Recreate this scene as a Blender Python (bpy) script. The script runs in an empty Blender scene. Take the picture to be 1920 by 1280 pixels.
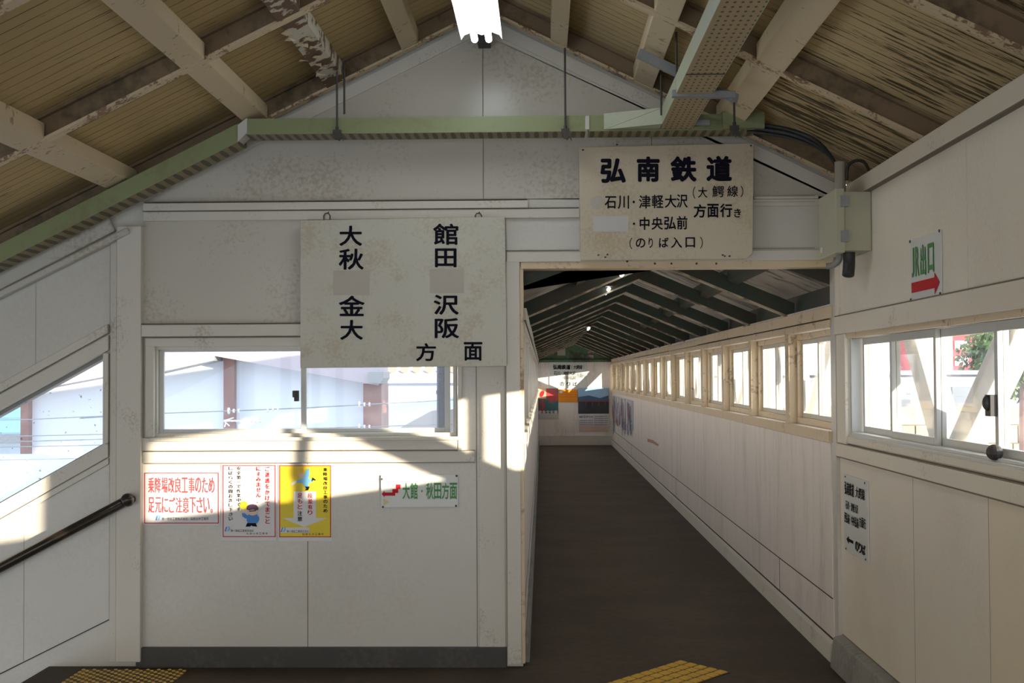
import bpy, math, random
from mathutils import Vector, Matrix, Euler

# ------------------------------------------------------------------ camera, sky, sun
SC = bpy.context.scene
COL = SC.collection
F, CX, CY = 2450.0, 960.0, 640.0            # focal length in pixels, picture centre
EYE = Vector((0, 0, 1.6))
ROT = (Matrix.Rotation(math.radians(1.333), 3, 'Z') @ Matrix.Rotation(math.radians(90 + 1.543), 3, 'X')
       @ Matrix.Rotation(math.radians(-0.3), 3, 'Z'))
cd = bpy.data.cameras.new('camera'); cam = bpy.data.objects.new('camera', cd); COL.objects.link(cam)
cd.sensor_width = 36.0; cd.lens = F / 1920 * 36.0; cd.clip_start = 0.05; cd.clip_end = 500
cam.matrix_world = Matrix.Translation(EYE) @ ROT.to_4x4()
SC.camera = cam
SC.view_settings.view_transform = 'Standard'; SC.view_settings.look = 'None'
SC.view_settings.gamma = 1; SC.view_settings.use_curve_mapping = False
SC.view_settings.exposure = 0.2
SC.render.film_transparent = False

W = bpy.data.worlds.new('sky'); SC.world = W; W.use_nodes = True
nt = W.node_tree; bg = nt.nodes['Background']
geo = nt.nodes.new('ShaderNodeTexCoord'); sep = nt.nodes.new('ShaderNodeSeparateXYZ')
rmp = nt.nodes.new('ShaderNodeValToRGB')
nt.links.new(geo.outputs['Generated'], sep.inputs[0]); nt.links.new(sep.outputs[2], rmp.inputs[0])
rmp.color_ramp.elements[0].color = (0.90, 0.94, 1.0, 1); rmp.color_ramp.elements[0].position = 0.0
rmp.color_ramp.elements[1].color = (0.62, 0.78, 1.0, 1); rmp.color_ramp.elements[1].position = 0.6
nt.links.new(rmp.outputs[0], bg.inputs[0]); bg.inputs[1].default_value = 2.5

SUN_DIR = Vector((-1.0, 0.77, -0.133)).normalized()
sl = bpy.data.lights.new('low_sun', 'SUN'); sl.energy = 12.5; sl.angle = math.radians(0.6); sl.color = (1.0, 0.86, 0.68)
so = bpy.data.objects.new('low_sun', sl); COL.objects.link(so); so.location = (12, -10, 6)
so.rotation_euler = SUN_DIR.to_track_quat('-Z', 'Y').to_euler()

# ------------------------------------------------------------------ helpers
D = 7.27                                     # distance of the front wall

def ray(px, py):
    return ROT @ Vector(((px - CX) / F, -(py - CY) / F, -1.0))

def P(px, py, Y=D):
    r = ray(px, py); t = Y / r.y
    return EYE + r * t

def PX(px, py, X):
    r = ray(px, py); t = X / r.x
    return EYE + r * t

def rng(seed): return random.Random(seed)

class MB:
    """collects shapes given in world coordinates and links them as one mesh object"""
    def __init__(s): s.v = []; s.f = []; s.mi = []; s.m = 0; s.marks = []
    def quad(s, *p):
        n = len(s.v); s.v += [tuple(q) for q in p]; s.f.append(tuple(range(n, n + len(p)))); s.mi.append(s.m); return s
    def prism(s, pts, vec):
        n = len(s.v); k = len(pts); vec = Vector(vec)
        s.v += [tuple(q) for q in pts] + [tuple(Vector(q) + vec) for q in pts]
        fs = [tuple(range(n + k - 1, n - 1, -1)), tuple(range(n + k, n + 2 * k))]
        for i in range(k):
            j = (i + 1) % k; fs.append((n + i, n + j, n + k + j, n + k + i))
        # keep normals outward whatever the winding
        a, b, c = Vector(pts[0]), Vector(pts[1]), Vector(pts[2])
        nn = Vector((0, 0, 0))
        for i in range(k):
            p, q = Vector(pts[i]), Vector(pts[(i + 1) % k]); nn += p.cross(q)
        if nn.dot(vec) < 0: fs = [tuple(reversed(f)) for f in fs]
        s.f += fs; s.mi += [s.m] * len(fs); return s
    def box(s, x0, x1, y0, y1, z0, z1):
        if x0 > x1: x0, x1 = x1, x0
        if y0 > y1: y0, y1 = y1, y0
        if z0 > z1: z0, z1 = z1, z0
        return s.prism([(x0, y0, z0), (x1, y0, z0), (x1, y1, z0), (x0, y1, z0)], (0, 0, z1 - z0))
    def beam(s, a, b, w, h, up=(0, 0, 1)):
        a, b = Vector(a), Vector(b); d = (b - a); dn = d.normalized(); up = Vector(up)
        sx = dn.cross(up).normalized() * (w / 2); sy = sx.cross(dn).normalized() * (h / 2)
        return s.prism([a - sx - sy, a + sx - sy, a + sx + sy, a - sx + sy], d)
    def tube(s, pts, r, seg=10, cap=True):
        pts = [Vector(p) for p in pts]; rings = []; prev = None
        for i, p in enumerate(pts):
            d = (pts[min(i + 1, len(pts) - 1)] - pts[max(i - 1, 0)]).normalized()
            if prev is None:
                u = d.orthogonal().normalized()
            else:
                u = (prev - d * prev.dot(d)).normalized()
            prev = u; w = d.cross(u)
            rr = r[i] if isinstance(r, (list, tuple)) else r
            n = len(s.v)
            for k in range(seg):
                a = 2 * math.pi * k / seg; s.v.append(tuple(p + (u * math.cos(a) + w * math.sin(a)) * rr))
            rings.append(n)
        for a, b in zip(rings, rings[1:]):
            for k in range(seg):
                j = (k + 1) % seg; s.f.append((a + k, a + j, b + j, b + k)); s.mi.append(s.m)
        if cap:
            s.f.append(tuple(rings[0] + k for k in reversed(range(seg)))); s.mi.append(s.m)
            s.f.append(tuple(rings[-1] + k for k in range(seg))); s.mi.append(s.m)
        return s
    def dome(s, c, r, h, seg=8, rings=3, axis='Z'):
        c = Vector(c); n0 = len(s.v)
        for i in range(rings):
            a = math.pi / 2 * i / rings
            for k in range(seg):
                t = 2 * math.pi * k / seg
                s.v.append(tuple(c + Vector((r * math.cos(a) * math.cos(t), r * math.cos(a) * math.sin(t), h * math.sin(a)))))
        s.v.append(tuple(c + Vector((0, 0, h)))); top = len(s.v) - 1
        for i in range(rings - 1):
            for k in range(seg):
                j = (k + 1) % seg; a = n0 + i * seg; b = a + seg
                s.f.append((a + k, a + j, b + j, b + k)); s.mi.append(s.m)
        b = n0 + (rings - 1) * seg
        for k in range(seg): s.f.append((b + k, b + (k + 1) % seg, top)); s.mi.append(s.m)
        return s
    def ball(s, c, r, seg=14, rings=9):
        c = Vector(c); n0 = len(s.v)
        if not isinstance(r, (tuple, list)): r = (r, r, r)
        for i in range(1, rings):
            a = math.pi * i / rings
            for k in range(seg):
                t = 2 * math.pi * k / seg
                s.v.append((c.x + r[0] * math.sin(a) * math.cos(t), c.y + r[1] * math.sin(a) * math.sin(t), c.z + r[2] * math.cos(a)))
        s.v.append((c.x, c.y, c.z + r[2])); s.v.append((c.x, c.y, c.z - r[2])); t_, b_ = len(s.v) - 2, len(s.v) - 1
        for i in range(rings - 2):
            for k in range(seg):
                j = (k + 1) % seg; a = n0 + i * seg; b = a + seg
                s.f.append((a + k, b + k, b + j, a + j)); s.mi.append(s.m)
        for k in range(seg):
            s.f.append((t_, n0 + k, n0 + (k + 1) % seg)); s.mi.append(s.m)
            e = n0 + (rings - 2) * seg; s.f.append((b_, e + (k + 1) % seg, e + k)); s.mi.append(s.m)
        return s
    def build(s, name, mat, parent=None, bevel=0, smooth=False):
        if len(s.marks) > 1:                     # several lines of writing: one part per line
            ends = s.marks[1:] + [(len(s.v), len(s.f))]; o = None
            for (v0, f0), (v1, f1) in zip(s.marks, ends):
                q = MB(); q.v = s.v[v0:v1]; q.f = [tuple(i - v0 for i in f) for f in s.f[f0:f1]]; q.mi = s.mi[f0:f1]
                if q.f: o = q.build(name, mat, parent, bevel, smooth)
            return o
        off = Vector((0, 0, 0)); q = parent
        while q is not None: off += q.location; q = q.parent
        me = bpy.data.meshes.new(name)
        me.from_pydata([tuple(Vector(v) - off) for v in s.v], [], s.f)
        mats = mat if isinstance(mat, (list, tuple)) else [mat]
        for m in mats: me.materials.append(m)
        if len(mats) > 1:
            me.polygons.foreach_set('material_index', s.mi)
        if smooth: me.polygons.foreach_set('use_smooth', [True] * len(me.polygons))
        me.update()
        o = bpy.data.objects.new(name, me); COL.objects.link(o); o.parent = parent
        if bevel:
            b = o.modifiers.new('bevel', 'BEVEL'); b.width = bevel; b.segments = 2; b.limit_method = 'ANGLE'; b.angle_limit = 0.7
        return o

def tag(o, label, cat, group=None, kind=None):
    o['label'] = label; o['category'] = cat
    if group: o['group'] = group
    if kind: o['kind'] = kind
    return o

def empty(name, loc, label, cat, group=None, kind=None):
    o = bpy.data.objects.new(name, None); COL.objects.link(o); o.location = loc; o.empty_display_size = 0.1
    return tag(o, label, cat, group, kind)

def copy_tree(o, parent=None):
    c = o.copy(); COL.objects.link(c); c.parent = parent
    for ch in list(o.children): copy_tree(ch, c)
    return c

ORD = ['first', 'second', 'third', 'fourth', 'fifth', 'sixth', 'seventh', 'eighth', 'ninth', 'tenth', 'eleventh', 'twelfth',
       'thirteenth', 'fourteenth', 'fifteenth', 'sixteenth', 'seventeenth']

# ------------------------------------------------------------------ lettering (the font that ships with the program)
_glyph = {}
def glyph(ch, wt):
    """flat outline of one character, normalised to its own box (0..1)"""
    if (ch, wt) in _glyph: return _glyph[(ch, wt)]
    cu = bpy.data.curves.new('t', 'FONT'); cu.body = ch; cu.size = 1.0; cu.resolution_u = 3
    cu.fill_mode = 'FRONT'; cu.extrude = 0.0
    ob = bpy.data.objects.new('t', cu); COL.objects.link(ob)
    bpy.context.view_layer.update()
    dg = bpy.context.evaluated_depsgraph_get()
    me = ob.evaluated_get(dg).to_mesh()
    v = [(p.co.x, p.co.y) for p in me.vertices]; f = [tuple(p.vertices) for p in me.polygons]
    bpy.data.objects.remove(ob); bpy.data.curves.remove(cu)
    xs = [a for a, b in v] or [0, 1]; ys = [b for a, b in v] or [0, 1]
    box = (min(xs), max(xs), min(ys), max(ys))
    _glyph[(ch, wt)] = (v, f, box); return _glyph[(ch, wt)]

def put_glyph(mb, ch, o, u, w, wt=0.0):
    """character in the parallelogram with top-left corner o, right vector u and down vector w; fills it"""
    v, f, (x0, x1, y0, y1) = glyph(ch, 0)
    o, u, w = Vector(o), Vector(u), Vector(w)
    tx, ty = max(x1 - x0, 1e-6), max(y1 - y0, 1e-6)
    wt = max(wt, 0)
    steps = [(0, 0)] if wt == 0 else [(0, 0)] + [(wt * math.cos(k * math.pi / 4), wt * math.sin(k * math.pi / 4)) for k in range(8)]
    sx_, sy_ = tx / (tx + 2 * wt), ty / (ty + 2 * wt)      # heavier strokes still fill the same box
    if wt: 
        lu, lw = u.length / tx, w.length / ty
    nv = -u.cross(w).normalized()
    for ks, (dx, dy) in enumerate(steps):
        n = len(mb.v)
        for a, b in v:
            fu = ((a - x0) + wt + dx) / (tx + 2 * wt); fw = ((y1 - b) + wt + dy) / (ty + 2 * wt)
            mb.v.append(tuple(o + u * fu + w * fw + nv * (ks * .00015)))
        for q in f:
            mb.f.append(tuple(n + i for i in q)); mb.mi.append(mb.m)

def put_line(mb, text, o, u, w, wt=0.0, vertical=False, fill=0.9):
    """a row or a column of characters in equal cells"""
    mb.marks.append((len(mb.v), len(mb.f)))
    k = len(text); o, u, w = Vector(o), Vector(u), Vector(w)
    small = {'・': .25, '。': .3, '、': .3, '一': .15, 'っ': .7}
    for i, ch in enumerate(text):
        if ch in ' 　': continue
        cu, cw = (u, w / k) if vertical else (u / k, w)
        c = o + (w if vertical else u) * (i / k)
        fu = fw = fill
        if not vertical: fw = 1.0
        else: fu = 1.0
        ox = oy = 0
        if ch in '・': fu, fw = .2, .14; ox, oy = .4, .43
        elif ch in '。、': fu, fw = .28, .26; ox, oy = .1, .74
        elif ch == '一': fw = .1; oy = .45; fu = .9
        else: ox, oy = (1 - fu) / 2, (1 - fw) / 2
        put_glyph(mb, ch, c + cu * ox + cw * oy, cu * fu, cw * fw, wt)

def wall_box(l, t, r, b, Y):
    """pixel box on a plane facing the viewer -> corner, right, down"""
    a = P(l, t, Y); c = P(r, t, Y); d = P(l, b, Y)
    return a, c - a, d - a

# ------------------------------------------------------------------ materials
def new_mat(name):
    m = bpy.data.materials.new(name); m.use_nodes = True
    return m, m.node_tree, m.node_tree.nodes['Principled BSDF']

def plain(name, col, rough=0.6, metal=0.0, spec=0.5, bump=0, var=0.0, scale=20):
    m, t, b = new_mat(name)
    b.inputs['Base Color'].default_value = (*col, 1); b.inputs['Roughness'].default_value = rough
    b.inputs['Metallic'].default_value = metal; b.inputs['Specular IOR Level'].default_value = spec
    if var or bump:
        g = t.nodes.new('ShaderNodeNewGeometry'); n = t.nodes.new('ShaderNodeTexNoise'); n.inputs['Scale'].default_value = scale
        n.inputs['Detail'].default_value = 6
        t.links.new(g.outputs['Position'], n.inputs['Vector'])
        if var:
            mx = t.nodes.new('ShaderNodeMix'); mx.data_type = 'RGBA'
            mx.inputs[6].default_value = (*[c * (1 - var) for c in col], 1); mx.inputs[7].default_value = (*[min(1, c * (1 + var)) for c in col], 1)
            t.links.new(n.outputs[0], mx.inputs[0]); t.links.new(mx.outputs[2], b.inputs['Base Color'])
        if bump:
            bp = t.nodes.new('ShaderNodeBump'); bp.inputs['Strength'].default_value = bump; bp.inputs['Distance'].default_value = 0.01
            t.links.new(n.outputs[0], bp.inputs['Height']); t.links.new(bp.outputs[0], b.inputs['Normal'])
    return m

def worn(name, col, dirt, amount=0.5, scale=(1, 1, 1), nscale=3.0, fine=60.0, rough=0.45, lo=0.5, hi=0.72, bump=0.15, spec=0.4, coat=0.0, tint=0.06):
    """old paint: a base colour, slow variation, and blotches of dirt or bare wood stretched along an axis"""
    m, t, b = new_mat(name); N = t.nodes.new; L = t.links.new
    g = N('ShaderNodeNewGeometry'); mp = N('ShaderNodeMapping'); mp.inputs['Scale'].default_value = scale
    L(g.outputs['Position'], mp.inputs['Vector'])
    n1 = N('ShaderNodeTexNoise'); n1.inputs['Scale'].default_value = nscale; n1.inputs['Detail'].default_value = 4
    n2 = N('ShaderNodeTexNoise'); n2.inputs['Scale'].default_value = fine; n2.inputs['Detail'].default_value = 5
    n3 = N('ShaderNodeTexNoise'); n3.inputs['Scale'].default_value = 1.3; n3.inputs['Detail'].default_value = 3
    for n in (n1, n2): L(mp.outputs[0], n.inputs['Vector'])
    L(g.outputs['Position'], n3.inputs['Vector'])
    ad = N('ShaderNodeMath'); ad.operation = 'MULTIPLY_ADD'; ad.inputs[1].default_value = 0.45
    L(n2.outputs[0], ad.inputs[0]); 
    sc = N('ShaderNodeMath'); sc.operation = 'MULTIPLY'; sc.inputs[1].default_value = 0.6; L(n1.outputs[0], sc.inputs[0])
    L(sc.outputs[0], ad.inputs[2])
    r = N('ShaderNodeMapRange'); r.inputs[1].default_value = lo; r.inputs[2].default_value = hi; r.inputs[4].default_value = amount
    L(ad.outputs[0], r.inputs[0])
    mb_ = N('ShaderNodeMix'); mb_.data_type = 'RGBA'
    mb_.inputs[6].default_value = (*[c * (1 - tint) for c in col], 1); mb_.inputs[7].default_value = (*[min(1, c * (1 + tint)) for c in col], 1)
    L(n3.outputs[0], mb_.inputs[0])
    mx = N('ShaderNodeMix'); mx.data_type = 'RGBA'; L(r.outputs[0], mx.inputs[0]); L(mb_.outputs[2], mx.inputs[6]); mx.inputs[7].default_value = (*dirt, 1)
    L(mx.outputs[2], b.inputs['Base Color'])
    b.inputs['Roughness'].default_value = rough; b.inputs['Specular IOR Level'].default_value = spec
    bp = N('ShaderNodeBump'); bp.inputs['Strength'].default_value = bump; bp.inputs['Distance'].default_value = 0.004
    L(ad.outputs[0], bp.inputs['Height']); L(bp.outputs[0], b.inputs['Normal'])
    return m

def boards(name, col, crack_shade, bare, pitch=0.036, axis=1, peel=0.25, along=0, grad=0.0, cross=48):
    """narrow grooved boards: grooves every `pitch` across `axis`, peeled streaks along `along`"""
    m, t, b = new_mat(name); N = t.nodes.new; L = t.links.new
    g = N('ShaderNodeNewGeometry'); sp = N('ShaderNodeSeparateXYZ'); L(g.outputs['Position'], sp.inputs[0])
    def M(op, a, c=None, c2=None):
        q = N('ShaderNodeMath'); q.operation = op
        if isinstance(a, (int, float)): q.inputs[0].default_value = a
        else: L(a, q.inputs[0])
        if c is not None:
            if isinstance(c, (int, float)): q.inputs[1].default_value = c
            else: L(c, q.inputs[1])
        if c2 is not None:
            if isinstance(c2, (int, float)): q.inputs[2].default_value = c2
            else: L(c2, q.inputs[2])
        return q.outputs[0]
    u = M('DIVIDE', sp.outputs[axis], pitch); fr = M('FRACT', u)
    dist = M('ABSOLUTE', M('SUBTRACT', fr, 0.5))            # 0.5 at the groove
    groove = N('ShaderNodeMapRange'); groove.inputs[1].default_value = 0.45; groove.inputs[2].default_value = 0.5; L(dist, groove.inputs[0])
    mp = N('ShaderNodeMapping'); s = [cross] * 3; s[along] = 2.8; s[2] = 2.8 if axis != 2 else cross; mp.inputs['Scale'].default_value = s; L(g.outputs['Position'], mp.inputs['Vector'])
    n1 = N('ShaderNodeTexNoise'); n1.inputs['Scale'].default_value = 1.0; n1.inputs['Detail'].default_value = 6; n1.inputs['Roughness'].default_value = 0.7
    L(mp.outputs[0], n1.inputs['Vector'])
    n2 = N('ShaderNodeTexNoise'); n2.inputs['Scale'].default_value = 1.1; n2.inputs['Detail'].default_value = 3; L(g.outputs['Position'], n2.inputs['Vector'])
    # cracks sit in the grooves, broken up by noise
    cr = M('MULTIPLY', groove.outputs[0], M('SMOOTH_MIN', 1.0, M('MULTIPLY', M('SUBTRACT', n1.outputs[0], 0.42), 9.0), 0.1))
    pl = N('ShaderNodeMapRange'); pl.inputs[1].default_value = 1.02 - peel; pl.inputs[2].default_value = 1.07 - peel
    L(M('MULTIPLY_ADD', sp.outputs[0], grad, M('MULTIPLY_ADD', n2.outputs[0], 0.55, n1.outputs[0])), pl.inputs[0])
    base = N('ShaderNodeMix'); base.data_type = 'RGBA'; L(n2.outputs[0], base.inputs[0])
    base.inputs[6].default_value = (*[c * .78 for c in col], 1); base.inputs[7].default_value = (*[min(1, c * 1.2) for c in col], 1)
    m1 = N('ShaderNodeMix'); m1.data_type = 'RGBA'; L(pl.outputs[0], m1.inputs[0]); L(base.outputs[2], m1.inputs[6]); m1.inputs[7].default_value = (*bare, 1)
    cl = M('MINIMUM', M('MAXIMUM', cr, M('MULTIPLY', groove.outputs[0], .35)), 1.0)  # every groove also gets even shading painted into the colour
    m2 = N('ShaderNodeMix'); m2.data_type = 'RGBA'; L(cl, m2.inputs[0]); L(m1.outputs[2], m2.inputs[6]); m2.inputs[7].default_value = (*crack_shade, 1)
    L(m2.outputs[2], b.inputs['Base Color']); b.inputs['Roughness'].default_value = 0.75; b.inputs['Specular IOR Level'].default_value = 0.2
    bp = N('ShaderNodeBump'); bp.inputs['Strength'].default_value = 0.8; bp.inputs['Distance'].default_value = 0.006
    L(M('MULTIPLY_ADD', pl.outputs[0], -0.4, M('SUBTRACT', 1.0, groove.outputs[0])), bp.inputs['Height']); L(bp.outputs[0], b.inputs['Normal'])
    return m

def holes(name, col, hole, ax, ay, px_, py_, r, elong=1.0):
    """metal sheet with a grid of punched holes"""
    m, t, b = new_mat(name); N = t.nodes.new; L = t.links.new
    g = N('ShaderNodeNewGeometry'); sp = N('ShaderNodeSeparateXYZ'); L(g.outputs['Position'], sp.inputs[0])
    def M(op, a, c=None):
        q = N('ShaderNodeMath'); q.operation = op
        for i, z in enumerate((a, c)):
            if z is None: continue
            if isinstance(z, (int, float)): q.inputs[i].default_value = z
            else: L(z, q.inputs[i])
        return q.outputs[0]
    a = M('MULTIPLY', M('SUBTRACT', M('FRACT', M('DIVIDE', sp.outputs[ax], px_)), 0.5), px_)
    c = M('MULTIPLY', M('SUBTRACT', M('FRACT', M('DIVIDE', sp.outputs[ay], py_)), 0.5), py_ * elong)
    d = M('SQRT', M('ADD', M('MULTIPLY', a, a), M('MULTIPLY', c, c)))
    k = M('LESS_THAN', d, r)
    mx = N('ShaderNodeMix'); mx.data_type = 'RGBA'; L(k, mx.inputs[0]); mx.inputs[6].default_value = (*col, 1); mx.inputs[7].default_value = (*hole, 1)
    L(mx.outputs[2], b.inputs['Base Color']); b.inputs['Roughness'].default_value = 0.5
    return m

def glass(name, dust=0.05, gloss=0.06, tint=(1, 1, 1), specks=False):
    m = bpy.data.materials.new(name); m.use_nodes = True; t = m.node_tree; t.nodes.clear(); N = t.nodes.new; L = t.links.new
    out = N('ShaderNodeOutputMaterial'); tr = N('ShaderNodeBsdfTransparent'); tr.inputs[0].default_value = (*tint, 1)
    gl = N('ShaderNodeBsdfGlossy'); gl.inputs['Roughness'].default_value = 0.02
    df = N('ShaderNodeBsdfTranslucent'); df.inputs[0].default_value = (.9, .88, .82, 1); d2 = N('ShaderNodeBsdfDiffuse'); d2.inputs[0].default_value = (.85, .83, .78, 1)
    ms = N('ShaderNodeMixShader'); ms.inputs[0].default_value = 0.4; L(df.outputs[0], ms.inputs[1]); L(d2.outputs[0], ms.inputs[2])
    lw = N('ShaderNodeLayerWeight'); lw.inputs[0].default_value = .5
    pw = N('ShaderNodeMath'); pw.operation = 'POWER'; pw.inputs[1].default_value = 5.0; L(lw.outputs['Facing'], pw.inputs[0])
    fr = N('ShaderNodeMath'); fr.operation = 'MULTIPLY_ADD'; fr.inputs[1].default_value = .5; fr.inputs[2].default_value = .02; L(pw.outputs[0], fr.inputs[0])
    m1 = N('ShaderNodeMixShader'); L(fr.outputs[0], m1.inputs[0]); L(tr.outputs[0], m1.inputs[1]); L(gl.outputs[0], m1.inputs[2])
    g = N('ShaderNodeNewGeometry'); n = N('ShaderNodeTexNoise'); n.inputs['Scale'].default_value = 2.5; n.inputs['Detail'].default_value = 5
    mp = N('ShaderNodeMapping'); mp.inputs['Scale'].default_value = (1.5, 1.5, .5); L(g.outputs['Position'], mp.inputs[0]); L(mp.outputs[0], n.inputs[0])
    r = N('ShaderNodeMapRange'); r.inputs[1].default_value = .3; r.inputs[2].default_value = .75; r.inputs[3].default_value = dust * .5; r.inputs[4].default_value = dust * 1.7
    L(n.outputs[0], r.inputs[0]); fac = r.outputs[0]
    if specks:
        v = N('ShaderNodeTexNoise'); v.inputs['Scale'].default_value = 45; v.inputs['Detail'].default_value = 2; L(g.outputs['Position'], v.inputs[0])
        q = N('ShaderNodeMapRange'); q.inputs[1].default_value = .70; q.inputs[2].default_value = .76; q.inputs[4].default_value = .6; L(v.outputs[0], q.inputs[0])
        dk = N('ShaderNodeBsdfDiffuse'); dk.inputs[0].default_value = (.25, .22, .2, 1)
    m2 = N('ShaderNodeMixShader'); L(fac, m2.inputs[0]); L(m1.outputs[0], m2.inputs[1]); L(ms.outputs[0], m2.inputs[2])
    last = m2.outputs[0]
    if specks:
        m3 = N('ShaderNodeMixShader'); L(q.outputs[0], m3.inputs[0]); L(last, m3.inputs[1]); L(dk.outputs[0], m3.inputs[2]); last = m3.outputs[0]
    L(last, out.inputs[0]); return m

def emit(name, col, s):
    m = bpy.data.materials.new(name); m.use_nodes = True; t = m.node_tree; t.nodes.clear()
    e = t.nodes.new('ShaderNodeEmission'); e.inputs[0].default_value = (*col, 1); e.inputs[1].default_value = s
    o = t.nodes.new('ShaderNodeOutputMaterial'); t.links.new(e.outputs[0], o.inputs[0]); return m

M_WALL = worn('painted_panel', (.66, .635, .565), (.36, .31, .24), .16, nscale=2.0, fine=55, rough=.30, lo=.50, hi=.70, bump=.06)
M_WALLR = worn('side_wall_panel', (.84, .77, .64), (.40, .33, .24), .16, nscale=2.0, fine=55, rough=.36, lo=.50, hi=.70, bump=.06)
M_WALLD = worn('mildewed_panel', (.60, .565, .485), (.30, .235, .15), .62, nscale=1.6, fine=48, rough=.27, lo=.53, hi=.70, bump=.06)
M_TRIM = worn('painted_timber', (.68, .64, .555), (.34, .29, .22), .5, scale=(1, 1, 1), nscale=4, fine=70, rough=.5, lo=.60, hi=.70, bump=.15)
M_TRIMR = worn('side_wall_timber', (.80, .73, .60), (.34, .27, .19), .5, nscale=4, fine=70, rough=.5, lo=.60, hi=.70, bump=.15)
M_CREAM = worn('cream_timber', (.72, .58, .385), (.25, .165, .095), .7, nscale=5, fine=40, rough=.55, lo=.60, hi=.68, bump=.3)
M_YELLOW_PANEL = worn('yellowed_panel', (.84, .74, .55), (.36, .31, .24), .1, rough=.42, bump=.05)
M_CORR = worn('corridor_plywood', (.85, .775, .70), (.34, .28, .24), .5, scale=(4, 4, .5), nscale=1.6, fine=14, rough=.36, lo=.54, hi=.78, bump=.12)
M_ALU = plain('pale_aluminium', (.62, .62, .58), .4, .0)
M_DARKGAP = plain('dark_joint', (.05, .04, .035), .9)
M_DECK = boards('peeling_ceiling_boards', (.56, .42, .205), (.045, .03, .015), (.15, .105, .05), pitch=.085, peel=.10)
M_DECKR = boards('badly_peeled_ceiling_boards', (.62, .48, .26), (.045, .032, .016), (.12, .09, .045), pitch=.085, peel=.125, grad=.055, cross=30)
M_PURLIN = worn('purlin_paint', (.62, .50, .325), (.22, .15, .09), .7, scale=(1, 1, 1), nscale=4, fine=32, rough=.6, lo=.615, hi=.66, bump=.6)
M_PEEL = worn('flaking_purlin', (.55, .50, .40), (.14, .08, .045), 1.0, nscale=7, fine=18, rough=.7, lo=.50, hi=.53, bump=1.0)
M_WEB = worn('brown_steel', (.27, .19, .11), (.10, .08, .045), .8, nscale=3, fine=20, rough=.6, lo=.5, hi=.65)
M_FLANGE = worn('rusty_flange', (.64, .51, .33), (.22, .12, .06), .9, nscale=9, fine=60, rough=.6, lo=.54, hi=.60, bump=.5)
M_GREENTRAY = worn('green_cable_tray', (.25, .28, .135), (.19, .17, .08), .5, nscale=3, fine=30, rough=.45, lo=.55, hi=.7)
M_TRAYSLOT = holes('slotted_tray_bottom', (.30, .24, .12), (.10, .075, .035), 0, 1, .05, .30, .0135, .12)
M_TRAYHOLE = holes('punched_tray_bottom', (.42, .32, .17), (.06, .04, .02), 0, 1, .028, .06, .0058, .5)
M_STEEL = plain('galvanised_steel', (.28, .29, .30), .5, .3, var=.2)
M_DARKSTEEL = plain('dark_steel', (.06, .055, .05), .55, .2)
M_CABLE = plain('black_cable', (.035, .035, .035), .5)
M_FLOOR = worn('worn_asphalt', (.050, .034, .022), (.078, .057, .040), .8, nscale=1.3, fine=18, rough=.62, lo=.48, hi=.62, bump=.5, spec=.3, tint=.25)
M_PLINTH = worn('dark_concrete', (.085, .08, .075), (.16, .15, .14), .6, nscale=2.5, fine=30, rough=.8, lo=.52, hi=.7, bump=.4)
M_KERB = worn('grey_concrete', (.30, .29, .26), (.14, .13, .12), .7, nscale=3, fine=30, rough=.8, lo=.5, hi=.7)
M_CGREEN = worn('dark_green_steel', (.032, .048, .032), (.06, .04, .025), .8, nscale=3, fine=25, rough=.5, lo=.5, hi=.62)
M_CDECK = worn('corridor_deck', (.42, .385, .33), (.07, .055, .04), .85, scale=(.5, 2, 1), nscale=3, fine=14, rough=.7, lo=.56, hi=.63)
M_FARGREEN = worn('far_gable_green', (.10, .17, .09), (.05, .05, .03), .8, nscale=3, fine=20, lo=.5, hi=.62)
M_SIGN = worn('old_sign_board', (.60, .58, .48), (.46, .36, .22), .5, nscale=6, fine=70, rough=.5, lo=.53, hi=.66, bump=.05)
M_SIGNB = worn('yellowed_sign_board', (.60, .52, .38), (.40, .29, .15), .5, nscale=4, fine=60, rough=.5, lo=.53, hi=.68, bump=.05)
M_INK = plain('navy_black_ink', (.010, .010, .018), .9, spec=.08)
M_PATCH = plain('grey_patch_tape', (.50, .46, .39), .6, var=.05, scale=8)
M_PATCHW = plain('white_patch_tape', (.58, .56, .52), .6)
M_PLATE = plain('white_sign_plate', (.70, .71, .67), .35)
M_PAPER = plain('white_paper', (.72, .71, .70), .6)
M_RED = plain('red_ink', (.58, .02, .03), .7, spec=.2)
M_SOFTRED = plain('pink_red_ink', (.66, .08, .09), .8, spec=.1)
M_GREEN = plain('green_ink', (.06, .28, .07), .5)
M_YELLOW = plain('yellow_paper', (.78, .60, .02), .5)
M_BLUE = plain('blue_ink', (.05, .23, .62), .5)
M_LBLUE = plain('light_blue_ink', (.18, .50, .78), .5)
M_SKIN = plain('skin_ink', (.75, .56, .42), .6)
M_BLACK = plain('black_ink', (.015, .015, .015), .9, spec=.08)
M_GLASS = glass('clean_pane', .035)
M_GLASSD = glass('speckled_pane', .06, specks=True)
M_GLASSR = glass('sunlit_dusty_pane', .025)
M_GLASSC = glass('grimy_corridor_pane', .12)
M_BOX = plain('beige_enamel', (.46, .45, .32), .4, var=.06, scale=4)
M_RAIL = plain('brown_handrail', (.035, .026, .018), .28, .1, bump=.05)
M_TACT = worn('worn_yellow_tile', (.30, .18, .035), (.09, .055, .025), .95, nscale=5, fine=24, rough=.6, lo=.42, hi=.54)
M_STUD = plain('yellow_stud', (.66, .47, .10), .45, var=.2, scale=9)
M_MAT = plain('bright_yellow_rubber', (.72, .42, .02), .5, var=.1, scale=8)
M_WHITESTEEL = plain('white_truss_paint', (.80, .78, .72), .5, var=.04)

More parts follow.
